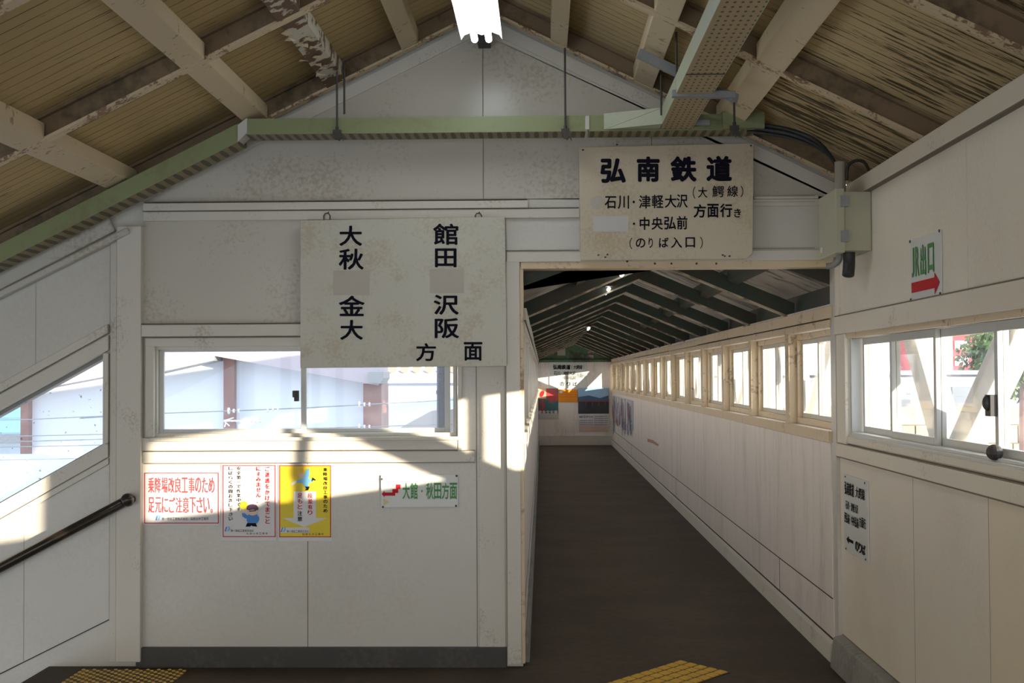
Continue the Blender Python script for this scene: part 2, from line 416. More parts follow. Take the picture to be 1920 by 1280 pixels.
# ------------------------------------------------------------------ geometry constants
XR, XC, XL = 1.64, 1.62, -0.11               # hall right wall, corridor right wall, corridor left wall
YF = 30.52                                     # far wall of the corridor
RX, RZ, SL = -0.306, 3.62, 0.49              # hall ridge and slope (underside of the rafters)
DK = 0.125                                    # rafter depth up to the boards
def rz(x): return RZ - SL * abs(x - RX)

def rpx(mb, l, t, r, b, y0, y1):
    """box on the front wall from a pixel rectangle, square to the world"""
    x0 = P(l, (t + b) / 2, y0).x; x1 = P(r, (t + b) / 2, y0).x
    z1 = P((l + r) / 2, t, y0).z; z0 = P((l + r) / 2, b, y0).z
    return mb.box(x0, x1, y0, y1, z0, z1)

def wx(px): return P(px, 706).x
def wz(py, px=600): return P(px, py).z

# ------------------------------------------------------------------ floor
fl = MB().box(-2.76, XR + .1, -3.5, D + .1, -.12, 0).box(XL - .1, XC + .1, D + .1, YF + .3, -.12, 0)
tag(fl.build('floor', M_FLOOR), 'dark worn asphalt floor of the hall and the long corridor', 'floor', kind='structure')
st = MB()
for i in range(14):
    st.box(-2.76 - .30 * (i + 1), -2.76 - .30 * i, 2.2, D, -.17 * (i + 1) - .12, -.17 * (i + 1))
tag(st.build('staircase', M_PLINTH), 'dark concrete stairs going down beside the sloping window', 'stairs', kind='structure')

lw_ = MB().box(-2.88, -2.78, -3.5, 2.2, -.1, .45)  # unseen wall, added to cut daylight from the left; its bays let some in
lw_.prism([(-2.78, -3.5, 2.2), (-2.88, -3.5, 2.2), (-2.88, -3.5, rz(-2.88) + .12), (-2.78, -3.5, rz(-2.78) + .12)], (0, 5.7, 0))
for yy_ in (-3.5, -1.62, .25, 2.1): lw_.box(-2.88, -2.78, yy_, yy_ + .1, .45, 2.2)
tag(lw_.build('wall_left_unseen', M_WALL), 'unseen off-white side wall of the hall, added with open bays to steer daylight', 'wall', kind='structure')

# ------------------------------------------------------------------ front wall
XO0, XO1 = wx(978), XC                         # opening
ZO = wz(497, 1270)                             # lintel underside
WX0, WX1, WZ0, WZ1 = wx(288), wx(862), wz(818, 575), wz(648, 575)   # sliding window hole
# sloping window hole
s1, s2, s3, s4 = P(196, 662), P(196, 833), P(0, 944), P(0, 770)
kslope = (s1.z - s4.z) / (s1.x - s4.x)
def sl_top(x): return s1.z + kslope * (x - s1.x)
def sl_bot(x): return s2.z + (s2.z - s3.z) / (s2.x - s3.x) * (x - s2.x)
XLW = -7.6
T = .12
fw = MB()
def colm(x0, x1, za, zb):                     # vertical slab with sloping top/bottom
    fw.prism([(x0, D, za(x0)), (x1, D, za(x1)), (x1, D, zb(x1)), (x0, D, zb(x0))], (0, T, 0))
top = lambda x: rz(x) + .11
flr = lambda x: -.12
low = lambda x: -3.0
XSW = -5.2                                    # sloping window's lower end
colm(XLW, XSW, low, top)
colm(XSW, s1.x, low, sl_bot); colm(XSW, s1.x, sl_top, top)
colm(s1.x, -2.76, low, top) if s1.x < -2.76 else None
colm(s1.x, WX0, low, top)
colm(WX0, RX if RX < WX1 else WX1, flr, lambda x: WZ0); 
mid = WX1
colm(WX0, mid, lambda x: WZ1, top) if mid <= RX else (colm(WX0, RX, lambda x: WZ1, top), colm(RX, mid, lambda x: WZ1, top))
if mid > RX: colm(RX, mid, flr, lambda x: WZ0)
colm(mid, XO0, flr, top) if mid > RX else (colm(mid, RX, flr, top), colm(RX, XO0, flr, top))
colm(XO0, XR + .05, lambda x: ZO, top)
fw.box(XC, XR + .12, D - .002, D + T, -.1, ZO - .001)
fw.box(XR + .05, 1.98, D - .002, D + T, 2.39, 2.62)
front = tag(fw.build('wall_front', M_WALL), 'off-white panelled gable wall with window, posters and corridor opening', 'wall', kind='structure')

# mildewed panels set on the wall (3 mm boards with open joints between)
pn = MB()
def panel(m, poly, th=.004, y=D):
    m.prism([(x, y, z) for x, z in poly], (0, -th, 0))
g = .0025
x577, x893, x908, x1225 = wx(577), wx(893), wx(908), wx(1225)
z412, z607, z868, z1213 = wz(412), wz(607), wz(868), wz(1214)
xa = wx(268)
panel(pn, [(xa, z607), (wx(893), z607), (wx(893), z412), (xa, z412)])
zb = wz(376)
def rk(x): return rz(x) - .095
panel(pn, [(wx(275), zb), (x908 - g, zb), (x908 - g, rk(x908 - g)), (wx(275), max(zb + .01, rk(wx(275))))])
panel(pn, [(x908 + g, zb), (XR, zb), (XR, rk(XR)), (x908 + g, rk(x908 + g))])
pn.build('mildewed_panel', M_WALLD, front)
pn = MB()
z1b = wz(1216)
panel(pn, [(xa, z1b), (x577 - g, z1b), (x577 - g, z868 - g), (xa, z868 - g)])
panel(pn, [(x577 + g, z1b), (x893 - g, z1b), (x893 - g, z868 - g), (x577 + g, z868 - g)])
panel(pn, [(x893 + g, z1b), (wx(948), z1b), (wx(948), z412), (x893 + g, z412)])
x67, x47 = wx(67), wx(47)
xs_ = wx(206)
# panels above and below the sloping window
panel(pn, [(x67 + g, sl_top(x67) + .15), (xs_, sl_top(xs_) + .15), (xs_, rz(xs_) - .2), (x67 + g, rz(x67) - .2)])
panel(pn, [(XSW, sl_top(XSW) + .15), (x67 - g, sl_top(x67) + .15), (x67 - g, rz(x67) - .2), (XSW, rz(XSW) - .2)])
b1, b2 = P(205, 1160), P(0, 1262)
def strz(x): return b1.z + (b1.z - b2.z) / (b1.x - b2.x) * (x - b1.x)
panel(pn, [(x47 + g, strz(x47)), (xs_, strz(xs_)), (xs_, sl_bot(xs_) - .13), (x47 + g, sl_bot(x47) - .13)])
panel(pn, [(XSW, strz(XSW)), (x47 - g, strz(x47)), (x47 - g, sl_bot(x47) - .13), (XSW, sl_bot(XSW) - .13)])
pn.build('smooth_panel', M_WALL, front)

tr = MB()
rpx(tr, 218, 424, 263.5, 1241, D - .055, D)          # main post
rpx(tr, 206, 440, 218, 1241, D - .02, D)
rpx(tr, 268, 378, 990, 392, D - .035, D)           # upper rails
rpx(tr, 268, 394, 1087, 411, D - .022, D)
rpx(tr, 1413, 366, 1535, 372, D - .035, D)
rpx(tr, 1400, 373, 1540, 386, D - .015, D)
rpx(tr, 265, 607, 900, 629, D - .05, D)            # head board over the window
rpx(tr, 264.5, 820, 857.5, 844, D - .03, D)            # boards below the window
rpx(tr, 264, 846, 890, 867, D - .02, D)
rpx(tr, 272, 648.5, 288, 819, D - .03, D)            # casing
rpx(tr, 272, 632, 857, 648, D - .031, D)
rpx(tr, 858, 632, 866, 845, D - .033, D)
rpx(tr, 898, 632, 947, 1214, D - .012, D)
rpx(tr, 950, 489.5, 976, 1246, D - .04, D - .0)      # jamb of the opening
rpx(tr, 950, 470, 1563, 489, D - .041, D)           # lintel board
# rake boards under the roof
for sgn in (-1, 1):
    xe = -3.3 if sgn < 0 else XR
    tr.prism([(RX, D, RZ - .005), (xe, D, rz(xe) - .005), (xe, D, rz(xe) - .085), (RX, D, RZ - .085)], (0, -.012, 0))
# casing of the sloping window
def band(m, za, zb_, x0, x1, th):
    m.prism([(x0, D, za(x0)), (x1, D, za(x1)), (x1, D, zb_(x1)), (x0, D, zb_(x0))], (0, -th, 0))
band(tr, lambda x: sl_top(x) + .0, lambda x: sl_top(x) + .085, XSW, xs_, .03)
band(tr, lambda x: sl_top(x) + .095, lambda x: sl_top(x) + .145, XSW, xs_, .045)
band(tr, lambda x: sl_bot(x) - .085, lambda x: sl_bot(x), XSW, xs_, .03)
band(tr, lambda x: sl_bot(x) - .125, lambda x: sl_bot(x) - .09, XSW, xs_, .02)
tr.box(s1.x, xs_, D - .03, D, s2.z, s1.z)
tr.build('trim_board', M_TRIM, front, bevel=.003)
# round rail under the roof over the stairs
g1, g2 = P(242, 432, D - .06), P(0, 553, D - .06)
gd = (g2 - g1)
rl = MB(); rl.beam(g1, g1 + gd * 2.2, .05, .035)
rl.beam(P(210, 420, D - .03), P(210, 420, D - .03) + (P(0, 527, D - .03) - P(210, 420, D - .03)) * 2.2, .04, .09)
rl.build('sloping_moulding', M_WALLD, front, bevel=.008)

oc = MB(); rpx(oc, 976, 489, 1563, 502, D - .03, D + .12)
rpx(oc, 975, 500, 983, 1244, D - .02, D + .12)
oc.build('cream_edge_trim', M_CREAM, front, bevel=.003)
kk = MB(); rpx(kk, 254, 1214, 950, 1262, D - .035, D)
tag(kk.build('baseboard_front', M_PLINTH, bevel=.006), 'dark concrete plinth under the front wall panels', 'plinth', kind='structure')

jt = MB(); zj = lambda p: wz(p)
for xj, za_, zc_ in ((x577, 1216, 868), (x893, 1216, 632), (x1225, 378, 248)):
    jt.box(xj - .0022, xj + .0022, D - .0048, D - .0005, zj(za_), zj(zc_))
jt.box(x908 - .0025, x908 + .0025, D - .0055, D - .0005, zb, rk(x908))
jt.box(wx(949) - .003, wx(949) + .002, D - .014, D - .001, zj(1214), zj(412))
for l_, r_, y_, th_, pr_ in ((272, 990, 377, .005, .036), (268, 1087, 393, .0025, .023), (268, 565, 411.5, .002, .006), (266, 565, 606.5, .004, .05), (272, 860, 631, .003, .032),
                        (266, 890, 845, .0025, .021), (266, 890, 868, .0025, .006), (950, 1087, 469.5, .0025, .02), (1412, 1530, 369, .003, .036), (1412, 1530, 379, .002, .016), (1412, 1530, 465, .002, .006)):
    zz_ = P((l_ + r_) / 2, y_).z; jt.box(wx(l_), wx(r_), D - pr_, D - .001, zz_ - th_ / 2, zz_ + th_ / 2)
jt.build('dark_joint', plain('dirty_joint', (.28, .24, .18), .9), front)
js_ = MB()
for yj in (5.84, 4.86, 3.9, 2.95): js_.box(XR - .0042, XR - .0005, yj - .002, yj + .002, .18, 1.15)
for zz_, pr_ in ((1.153, .029), (1.228, .02), (1.922, .031), (2.512, .036), (.182, .006)): js_.box(XR - pr_, XR - .0005, -3.4, 7.24, zz_ - .0022, zz_ + .0022)

for xj, za_, zc_ in ((x47, strz(x47), sl_bot(x47) - .13), (x67, sl_top(x67) + .15, rz(x67) - .2)):
    MB().box(xj - .002, xj + .002, D - .0048, D - .0005, za_, zc_).build('panel_joint', M_PATCH, front)
MB().prism([(XSW, D, strz(XSW) - .006), (xs_, D, strz(xs_) - .006), (xs_, D, strz(xs_)), (XSW, D, strz(XSW))], (0, -.0055, 0)).build('dark_joint', M_DARKGAP, front)
# screws and nail heads
for (a, b) in ((1228, 494), (1259, 494), (1306, 494), (1343, 494), (1176, 490)):
    MB().ball(P(a, b, D - .042), (.006, .004, .006), 8, 5).build('nail', M_DARKSTEEL, front)

# ------------------------------------------------------------------ windows of the front wall
def frame_ring(m, x0, x1, z0, z1, w, y0, y1):
    m.box(x0, x1, y0, y1, z0, z0 + w); m.box(x0, x1, y0, y1, z1 - w, z1)
    m.box(x0, x0 + w, y0, y1, z0 + w, z1 - w); m.box(x1 - w, x1, y0, y1, z0 + w, z1 - w)

w1 = empty('window_1', (WX0, D, WZ0), 'two-sash sliding window in the front wall above the posters', 'window', kind='structure')
m = MB(); frame_ring(m, WX0, WX1 - .02, WZ0, WZ1, .018, D + .005, D + .11); m.build('frame', M_TRIM, w1, bevel=.002)
xm = wx(566)
for (a, b, yy) in ((WX0 + .018, xm + .016, D + .045), (xm - .016, wx(842), D + .075)):
    sx = MB(); 
    z0_, z1_ = WZ0 + .012, WZ1 - .012
    sx.box(a + .026, b - .03, yy, yy + .024, z0_, z0_ + .03); sx.box(a + .026, b - .03, yy, yy + .024, z1_ - .018, z1_)
    sx.box(a, a + .026, yy, yy + .024, z0_, z1_); sx.box(b - .03, b, yy, yy + .024, z0_, z1_)
    so_ = sx.build('sash', M_ALU, w1, bevel=.002)
    MB().box(a + .02, b - .02, yy + .010, yy + .014, z0_ + .02, z1_ - .012).build('pane', M_GLASS, so_)
lt = MB(); c = P(556, 742, D + .03); lt.box(c.x - .012, c.x + .012, D + .02, D + .045, c.z - .03, c.z + .03); lt.box(c.x - .02, c.x, D + .012, D + .03, c.z - .008, c.z + .03)
lt.build('latch', M_DARKSTEEL, w1)
sl_ = MB(); sl_.box(WX0 - .01, WX1 + .01, D - .045, D + .005, WZ0 - .022, WZ0 - .002); sl_.build('sill', M_TRIM, w1, bevel=.003)
dp = MB()
pc = P(829, 690, 7.62); pd = P(829, 830, 7.62)
dp.tube([(pc.x, 7.62, pc.z + 1.1), (pc.x, 7.62, pd.z - 1.5)], .033, 14)
dp.tube([(pc.x, 7.62, P(829, 735, 7.62).z + .012), (pc.x, 7.62, P(829, 735, 7.62).z - .012)], .038, 14)
tag(dp.build('drainpipe', plain('blue_grey_pipe', (.05, .07, .11), .4), smooth=False), 'blue-grey drainpipe outside the front window', 'pipe')

w2 = empty('window_2', (s1.x, D, s2.z), 'sloping fixed window beside the stairs over the handrail', 'window', kind='structure')
MB().prism([(XSW, D + .05, sl_bot(XSW) - .01), (s1.x + .01, D + .05, sl_bot(s1.x) - .01), (s1.x + .01, D + .05, sl_top(s1.x) + .01), (XSW, D + .05, sl_top(XSW) + .01)], (0, .004, 0)).build('pane', M_GLASSD, w2)
m = MB()
for (f_, o0, o1) in ((sl_top, -.022, .0), (sl_bot, .0, .012)):
    m.prism([(XSW, D + .02, f_(XSW) + o0), (s1.x, D + .02, f_(s1.x) + o0), (s1.x, D + .02, f_(s1.x) + o1), (XSW, D + .02, f_(XSW) + o1)], (0, .08, 0))
m.box(s1.x - .008, s1.x, D + .02, D + .1, sl_bot(s1.x), sl_top(s1.x))
m.build('frame', plain('grey_gasket', (.25, .24, .22), .6), w2)

# ------------------------------------------------------------------ right wall of the hall
WB, WT = 1.27, 1.815                        # window opening heights
rw = MB()
TX = .10
rw.box(XR, XR + TX, -3.5, D - .002, -.1, WB); rw.box(XR, XR + TX, -3.5, D - .002, WT, 2.585)
for a, b in ((-3.5, .84), (3.85, 4.20), (7.05, D - .002)): rw.box(XR, XR + TX, a, b, WB, WT)
right = tag(rw.build('wall_right', M_WALLR), 'off-white panelled side wall with sliding windows and the exit sign', 'wall', kind='structure')
pn = MB(); th = .004
pe = [7.25, 5.84, 4.86, 3.9, 2.95, 2.0, 1.0]
for a, b in zip(pe, pe[1:]):
    if b < 4.8 and a < 5: continue
    pn.box(XR - th, XR, b + g, a - g, .18, 1.15)
pn.build('lower_panel', M_WALLR, right)
pn = MB()
for a, b in zip(pe, pe[1:]):
    if a < 5: pn.box(XR - th, XR, b + g, a - g, .18, 1.15)
pn.build('yellowed_lower_panel', M_YELLOW_PANEL, right)
pn = MB()
for a, b in ((7.25, 5.05), (5.05, 2.9), (2.9, .7)): pn.box(XR - th, XR, b + g, a - g, 1.925, 2.51)
pn.build('upper_panel', M_WALLR, right)
tm = MB()
tm.box(XR - .03, XR, -3.5, 7.25, 1.822, 1.92); tm.box(XR - .028, XR, -3.5, 7.25, 1.155, 1.225)
tm.box(XR - .035, XR, -3.5, 7.2, 2.515, 2.60)
tm.box(XR - .02, XR, 7.05, 7.25, 1.225, 1.822); tm.box(XR - .02, XR, 3.85, 4.20, 1.225, 1.822)
tm.box(XR - .012, XR, -3.5, 7.05, 1.235, WB)
tm.box(XR - .02, XR, 7.20, D, 1.92, 2.2)
tm.build('trim_board', M_TRIMR, right, bevel=.004)
tm = MB().box(XR - .01, XR + .03, -3.5, 7.05, WT - .02, 1.824); tm.build('cream_edge_trim', M_CREAM, right)
js_.build('dark_joint', plain('dirty_joint_side', (.24, .20, .15), .9), right)
kb = MB(); kb.prism([(XR, -3.5, 0), (XR - .075, -3.5, 0), (XR - .055, -3.5, .165), (XR, -3.5, .18)], (0, D + 3.5 - .02, 0))
tag(kb.build('baseboard_right', M_KERB, bevel=.008), 'grey concrete kerb along the foot of the side wall', 'plinth', kind='structure')

def side_window(n, y0, y1, stiles, label):
    w = empty('window_%d' % n, (XR, y0, WB), label, 'window', kind='structure')
    m = MB()
    m.box(XR + .01, XR + TX, y0, y1, WB, WB + .025); m.box(XR + .01, XR + TX, y0, y1, WT - .02, WT)
    m.box(XR + .01, XR + TX, y0, y0 + .02, WB + .025, WT - .02); m.box(XR + .01, XR + TX, y1 - .02, y1, WB + .025, WT - .02)
    m.box(XR - .005, XR + .0095, y0, y1, WB - .005, WB + .012)
    m.build('frame', M_ALU, w, bevel=.002)
    for i, (a, b) in enumerate(zip(stiles, stiles[1:])):
        xx = XR + (.045 if i % 2 else .068)
        s = MB(); a_, b_ = min(a, b) - .018, max(a, b) + .018
        s.box(xx, xx + .02, a_ + .036, b_ - .036, WB + .02, WB + .058); s.box(xx, xx + .02, a_ + .036, b_ - .036, WT - .055, WT - .015)
        s.box(xx, xx + .021, a_, a_ + .036, WB + .02, WT - .015); s.box(xx, xx + .021, b_ - .036, b_, WB + .02, WT - .015)
        so = s.build('sash', M_ALU, w, bevel=.002)
        MB().box(xx + .008, xx + .012, a_ + .03, b_ - .03, WB + .05, WT - .05).build('pane', M_GLASSR, so)
    return w
w3 = side_window(3, 4.20, 7.05, (7.0, 6.37, 5.66, 4.90, 4.23), 'long sliding window in the side wall beside the corridor opening')
w4 = side_window(4, .84, 3.85, (3.82, 3.09, 2.34, 1.59, .87), 'sliding window in the side wall nearer the viewer')
lt = MB(); lc = PX(1857, 760, XR + .03)
lt.box(XR + .02, XR + .05, lc.y - .03, lc.y + .03, lc.z - .04, lc.z + .04); lt.ball((XR + .02, lc.y, lc.z + .01), (.02, .02, .03)); lt.build('latch', M_DARKSTEEL, w3)
lc = PX(1866, 853, XR + .01)
lt = MB().ball((XR + .008, lc.y, lc.z + .01), (.028, .045, .03)); lt.build('latch', M_DARKSTEEL, w3)

# ------------------------------------------------------------------ hall roof
dk = MB()
def slab(m, xa_, xb_, y0, y1, off, th):
    m.prism([(xa_, y0, rz(xa_) + off), (xb_, y0, rz(xb_) + off), (xb_, y0, rz(xb_) + off + th), (xa_, y0, rz(xa_) + off + th)], (0, y1 - y0, 0))
slab(dk, XLW, RX, -3.5, D + .3, DK, .04)
lft = dk.build('ceiling', M_DECK); tag(lft, 'sloping yellowed board ceiling falling towards the stairs', 'ceiling', kind='structure')
dk = MB(); slab(dk, RX, 2.05, -3.5, D + .3, DK, .04)
rgt = dk.build('ceiling', M_DECKR); tag(rgt, 'sloping ceiling with badly peeled paint down to the side wall', 'ceiling', kind='structure')

tag(MB().box(1.93, 1.95, -3.5, D, 2.50, rz(1.94) + DK - .002).box(XR + .01, 1.93, -3.5, D, 2.50, 2.52).build('trim_2', M_WEB), 'dark brown eaves lining above the side wall', 'eaves board', kind='structure')

def rafter(y, label):
    r = empty('roof_rafter', (RX, y, RZ), label, 'rafter', 'steel rafters across the hall roof')
    w = MB(); fl_ = MB()
    for xa_, xb_ in ((XLW, RX), (RX, 1.90)):
        # hollow channel: web set back between two lips
        slab(w, xa_, xb_, y + .03, y + .045, .012, DK - .012)
        slab(w, xa_, xb_, y, y + .04, DK - .016, .016)
        slab(fl_, xa_, xb_, y - .004, y + .062, 0, .014)
    w.build('web', M_WEB, r); fl_.build('flange', M_FLANGE, r)
    return r
for y, lab in ((7.15, 'dark steel rafter against the gable wall'), (5.80, 'brown steel rafter crossing the ceiling one bay before the gable wall'),
               (4.38, 'brown steel rafter crossing the ceiling two bays before the gable wall')):
    rafter(y, lab)
rafter(2.95, 'brown steel rafter overhead nearer the viewer')

def purlin(x, w, label, mat=None, y0=-3.4):
    h = w / 2
    r = empty('roof_purlin', (x, 4, rz(x)), label, 'purlin', 'white timber purlins under the hall ceiling')
    for a, b in ((y0, 2.955), (2.99, 4.385), (4.425, 5.805), (5.845, 7.15)):
        if b <= a: continue
        sgn = 1 if x < RX else -1
        m = MB(); m.prism([(x - h, a, rz(x - h) + .003), (x + h, a, rz(x + h) + .003), (x + h, a, rz(x + h) + .078), (x - h, a, rz(x - h) + .078)], (0, b - a, 0))
        m.build('beam_length', mat if (mat and b > 5.8) else M_PURLIN, r, bevel=.004)
for x, w, lab, mt in ((-2.29, .11, 'white purlin lowest on the stair side of the ceiling', None),
                      (-1.56, .10, 'white purlin second lowest on the stair side of the ceiling', None),
                      (-1.13, .10, 'badly flaking white purlin over the pair of hanging rods', M_PEEL),
                      (-.72, .09, 'white purlin nearest the ridge on the stair side', None),
                      (.10, .09, 'white purlin nearest the ridge on the window side', None),
                      (.56, .105, 'white purlin between the ridge and the cable tray', None),
                      (1.02, .12, 'white purlin beside the perforated cable tray', None),
                      (-.306, .12, 'ridge purlin above the fluorescent lamp', None)):
    purlin(x, w, lab, mt)
for x, y, z, r_ in ((-1.04, 6.4, 0, .035),):
    m = MB(); rg = rng(3)
    for i in range(10):
        c = Vector((-1.13 + rg.uniform(-.06, .05), 5.95 + i * .095 + rg.uniform(-.03, .03), 0)); c.z = rz(c.x) - .004
        a = rg.uniform(0, 3); q = []
        for k in range(6):
            t_ = a + k * math.pi / 3; rr = rg.uniform(.012, .035); q.append((c.x + rr * math.cos(t_), c.y + rr * math.sin(t_), c.z + rg.uniform(-.016, .0) - .004 * (k % 2)))
        m.prism(q, (0, 0, .0015))
    tag(m.build('paint_flakes', M_PURLIN), 'curling paint flakes hanging from the flaking purlin', 'paint flakes', kind='stuff')

# ------------------------------------------------------------------ cable trays
tray = empty('cable_tray', (-1.6, 7.05, 2.9), 'long green cable tray along the gable wall down to the stairs', 'cable tray')
xk = P(460, 240, 6.95).x; xe = P(1100, 232, 6.95).x; xf = P(1420, 230, 6.95).x
zb0, zt0 = P(780, 249, 6.95).z, P(780, 221, 6.95).z
def tray_piece(pts, nm, h=.085, y0=6.95, y1=7.14, mat_bottom=M_TRAYSLOT):
    s_ = MB(); b_ = MB()
    for (xa_, za), (xb_, zb_) in zip(pts, pts[1:]):
        s_.prism([(xa_, y0, za), (xb_, y0, zb_), (xb_, y0, zb_ + h), (xa_, y0, za + h)], (0, .004, 0))
        s_.prism([(xa_, y1 - .004, za), (xb_, y1 - .004, zb_), (xb_, y1 - .004, zb_ + h), (xa_, y1 - .004, za + h)], (0, .004, 0))
        b_.prism([(xa_, y0 + .004, za), (xb_, y0 + .004, zb_), (xb_, y1 - .004, zb_), (xa_, y1 - .004, za)], (0, 0, .004))
    s_.build(nm, M_GREENTRAY, tray); b_.build('tray_bottom', mat_bottom, tray)
tray_piece([(xk, zb0), (xe - .005, zb0)], 'tray_side')
tray_piece([(xe + .012, zb0), (xf - .22, zb0), (xf, zb0)], 'tray_side')
zl = lambda x: zb0 - .02 + .497 * (x - xk)
tray_piece([(xk - .035, zl(xk - .035)), (-6.0, zl(-6.0))], 'tray_side', h=.10)
jn = MB(); jn.prism([(xk - .04, 6.945, zl(xk - .04)), (xk + .01, 6.945, zb0 + .01), (xk + .01, 6.945, zb0 + .09), (xk - .04, 6.945, zl(xk - .04) + .09)], (0, .12, 0))
MB().box(xe - .008, xe + .014, 6.944, 6.948, zb0 + .01, zb0 + .08).build('joint_strip', M_PATCHW, tray)
jn.build('joint_plate', M_PATCHW, tray)

bt = empty('cable_tray', (.7, 5, 2.9), 'perforated cable tray running along the ceiling over the viewer', 'cable tray')
bx0, bx1 = .635, .80; zb1 = 2.915
MB().box(bx0, bx1, -1.0, 6.94, zb1, zb1 + .004).build('tray_bottom', M_TRAYHOLE, bt)
m = MB().box(bx0 - .004, bx0, -1.0, 6.94, zb1, zb1 + .09).box(bx1, bx1 + .004, -1.0, 6.94, zb1, zb1 + .09)
m.prism([(bx0, 6.94, zb1), (bx0 - .3, 6.946, zb1), (bx0 - .3, 6.946, zb1 + .085), (bx0, 6.80, zb1 + .085), (bx0, 6.80, zb1)], (.0, .003, 0))
m.build('tray_side', worn('pale_green_tray', (.42, .45, .32), (.32, .31, .19), .4), bt)
m = MB().box(bx0 - .002, bx1 + .002, 5.68, 5.69, zb1 - .003, zb1 + .001); m.build('joint_strip', M_DARKSTEEL, bt)

def one_by_one(items, name, mat, parent):
    for it in items: it.build(name, mat, parent)

def hanger(px, y_top, py_bot, Y, label, double=False, clamp=True):
    r = empty('hanger_rod', P(px, py_bot, Y), label, 'hanger rod', 'threaded rods holding the cable trays')
    a, b = P(px, y_top, Y), P(px, py_bot, Y)
    m = MB().tube([(b.x, Y, b.z), (b.x, Y, min(a.z, rz(b.x) + .1))], .0055, 8)
    if double: m.tube([(b.x + .03, Y + .06, b.z + .11), (b.x + .03, Y + .06, min(a.z, rz(b.x) + .1))], .0055, 8)
    m.build('rod', M_DARKSTEEL, r)
    if clamp:
        c = MB(); c.box(b.x - .022, b.x + .022, Y - .012, Y + .012, b.z - .012, b.z + .012)
        c.prism([(b.x - .02, Y - .012, b.z - .01), (b.x + .02, Y - .012, b.z - .01), (b.x + .035, Y - .012, b.z - .05), (b.x + .022, Y - .012, b.z - .03), (b.x + .008, Y - .012, b.z - .045)], (0, .03, 0))
        c.tube([(b.x, Y, b.z - .04), (b.x, Y, b.z + .03)], .009, 6)
        c.build('clamp', M_DARKSTEEL, r)
hanger(632, 110, 248, 6.93, 'pair of black rods hanging below the flaking purlin', True)
hanger(1060, 90, 246, 6.93, 'long black rod holding the tray just past the lamp')
hanger(1240, 125, 216, 6.80, 'short rod from the grey pipe to the steel strut', clamp=False)
hanger(1269, 60, 172, 6.1, 'rod holding the strut under the perforated tray', clamp=False)
hanger(1377, 180, 240, 6.55, 'short rod at the tray end beside the black cables')
def strut(a, b, w, h, label):
    m = MB().beam(a, b, w, h); tag(m.build('steel_strut', M_STEEL, bevel=.002), label, 'steel strut', 'steel struts at the cable trays')
strut(P(1260, 176, 6.1), P(1378, 178, 6.1), .04, .032, 'steel strut crossing under the perforated tray')
strut(P(1235, 226, 6.86), P(1330, 230, 6.86), .05, .025, 'steel strut below the tray junction')
strut(P(1197, 100, 6.4), P(1286, 143, 6.4), .04, .045, 'grey pipe strut under the purlins')
strut(P(1350, 172, 6.2), P(1378, 184, 6.1), .04, .04, 'short strut end against the purlin')
m = MB().box(P(1355, 212, 6.9).x, xf + .03, 6.90, 6.93, P(1380, 240, 6.9).z, P(1380, 210, 6.9).z)
m.build('end_plate', M_GREENTRAY, tray)

def curve_pts(pts, n=6):
    """smooth polyline through points (Catmull-Rom)"""
    pts = [Vector(p) for p in pts]; out = []
    q = [pts[0]] + pts + [pts[-1]]
    for i in range(1, len(q) - 2):
        for k in range(n):
            t = k / n; a, b, c, d = q[i - 1], q[i], q[i + 1], q[i + 2]
            out.append(.5 * ((2 * b) + (c - a) * t + (2 * a - 5 * b + 4 * c - d) * t * t + (3 * b - a - 3 * c + d) * t ** 3))
    out.append(pts[-1]); return out
for k, (off, lab) in enumerate(((0, 'thick black cable topmost from the tray end to the conduit'), (8, 'black cable just under the topmost one at the tray end'), (15, 'black cable lowest of the three from the tray end'))):
    pts = [P(1400, 232 + off, 6.97), P(1425, 234 + off, 6.95), P(1480, 243 + off, 6.9), P(1530, 264 + off * .8, 6.8), P(1562 + 2 * k - off * .3, 300, 6.7), P(1574 + 2 * k, 335, 6.65)]
    tag(MB().tube(curve_pts(pts), .011 if k < 2 else .008, 8).build('power_cable', M_CABLE, smooth=True), lab, 'cable', 'cables at the junction box')
pts = [P(1587, 338, 6.6), P(1590, 312, 6.6), P(1605, 301, 6.6), P(1622, 306, 6.6), P(1632, 328, 6.5)]
tag(MB().tube(curve_pts(pts), .008, 8).build('power_cable', M_CABLE, smooth=True), 'small looped black cable behind the conduit top', 'cable', 'cables at the junction box')

# junction box in the corner
jb = empty('junction_box', (1.46, 6.5, 2.21), 'beige metal junction box in the corner above the corridor opening', 'junction box')
m = MB().box(1.50, XR - .006, 6.5, 6.86, 2.215, 2.51); m.build('body', M_BOX, jb, bevel=.004)
m = MB().box(1.455, 1.50, 6.485, 6.875, 2.205, 2.525); m.build('lid', M_BOX, jb, bevel=.004)
for z in (2.285, 2.46): MB().box(1.48, 1.515, 6.472, 6.488, z - .028, z + .028).build('hinge', M_STEEL, jb)
m = MB().box(1.4535, 1.455, 6.80, 6.845, 2.235, 2.262); m.build('white_sticker', M_PAPER, jb)
m = MB().box(1.4535, 1.455, 6.85, 6.868, 2.222, 2.245); m.build('yellow_sticker', M_YELLOW, jb)
m = MB().tube([(1.515, 6.64, 2.5), (1.515, 6.64, 2.68)], .028, 14); m.build('conduit', plain('beige_conduit', (.38, .34, .27), .5), jb)
m = MB().tube(curve_pts([(1.545, 6.6, 2.22), (1.545, 6.6, 2.16), (1.535, 6.58, 2.10)]), [.03] * 13, 12); m.build('cable_gland', M_CABLE, jb, smooth=True)
m = MB().tube(curve_pts([(1.50, 6.62, 2.22), (1.50, 6.62, 2.18), (1.47, 6.63, 2.155), (1.44, 6.64, 2.15)]), .016, 10); m.build('pipe_elbow', M_KERB, jb, smooth=True)

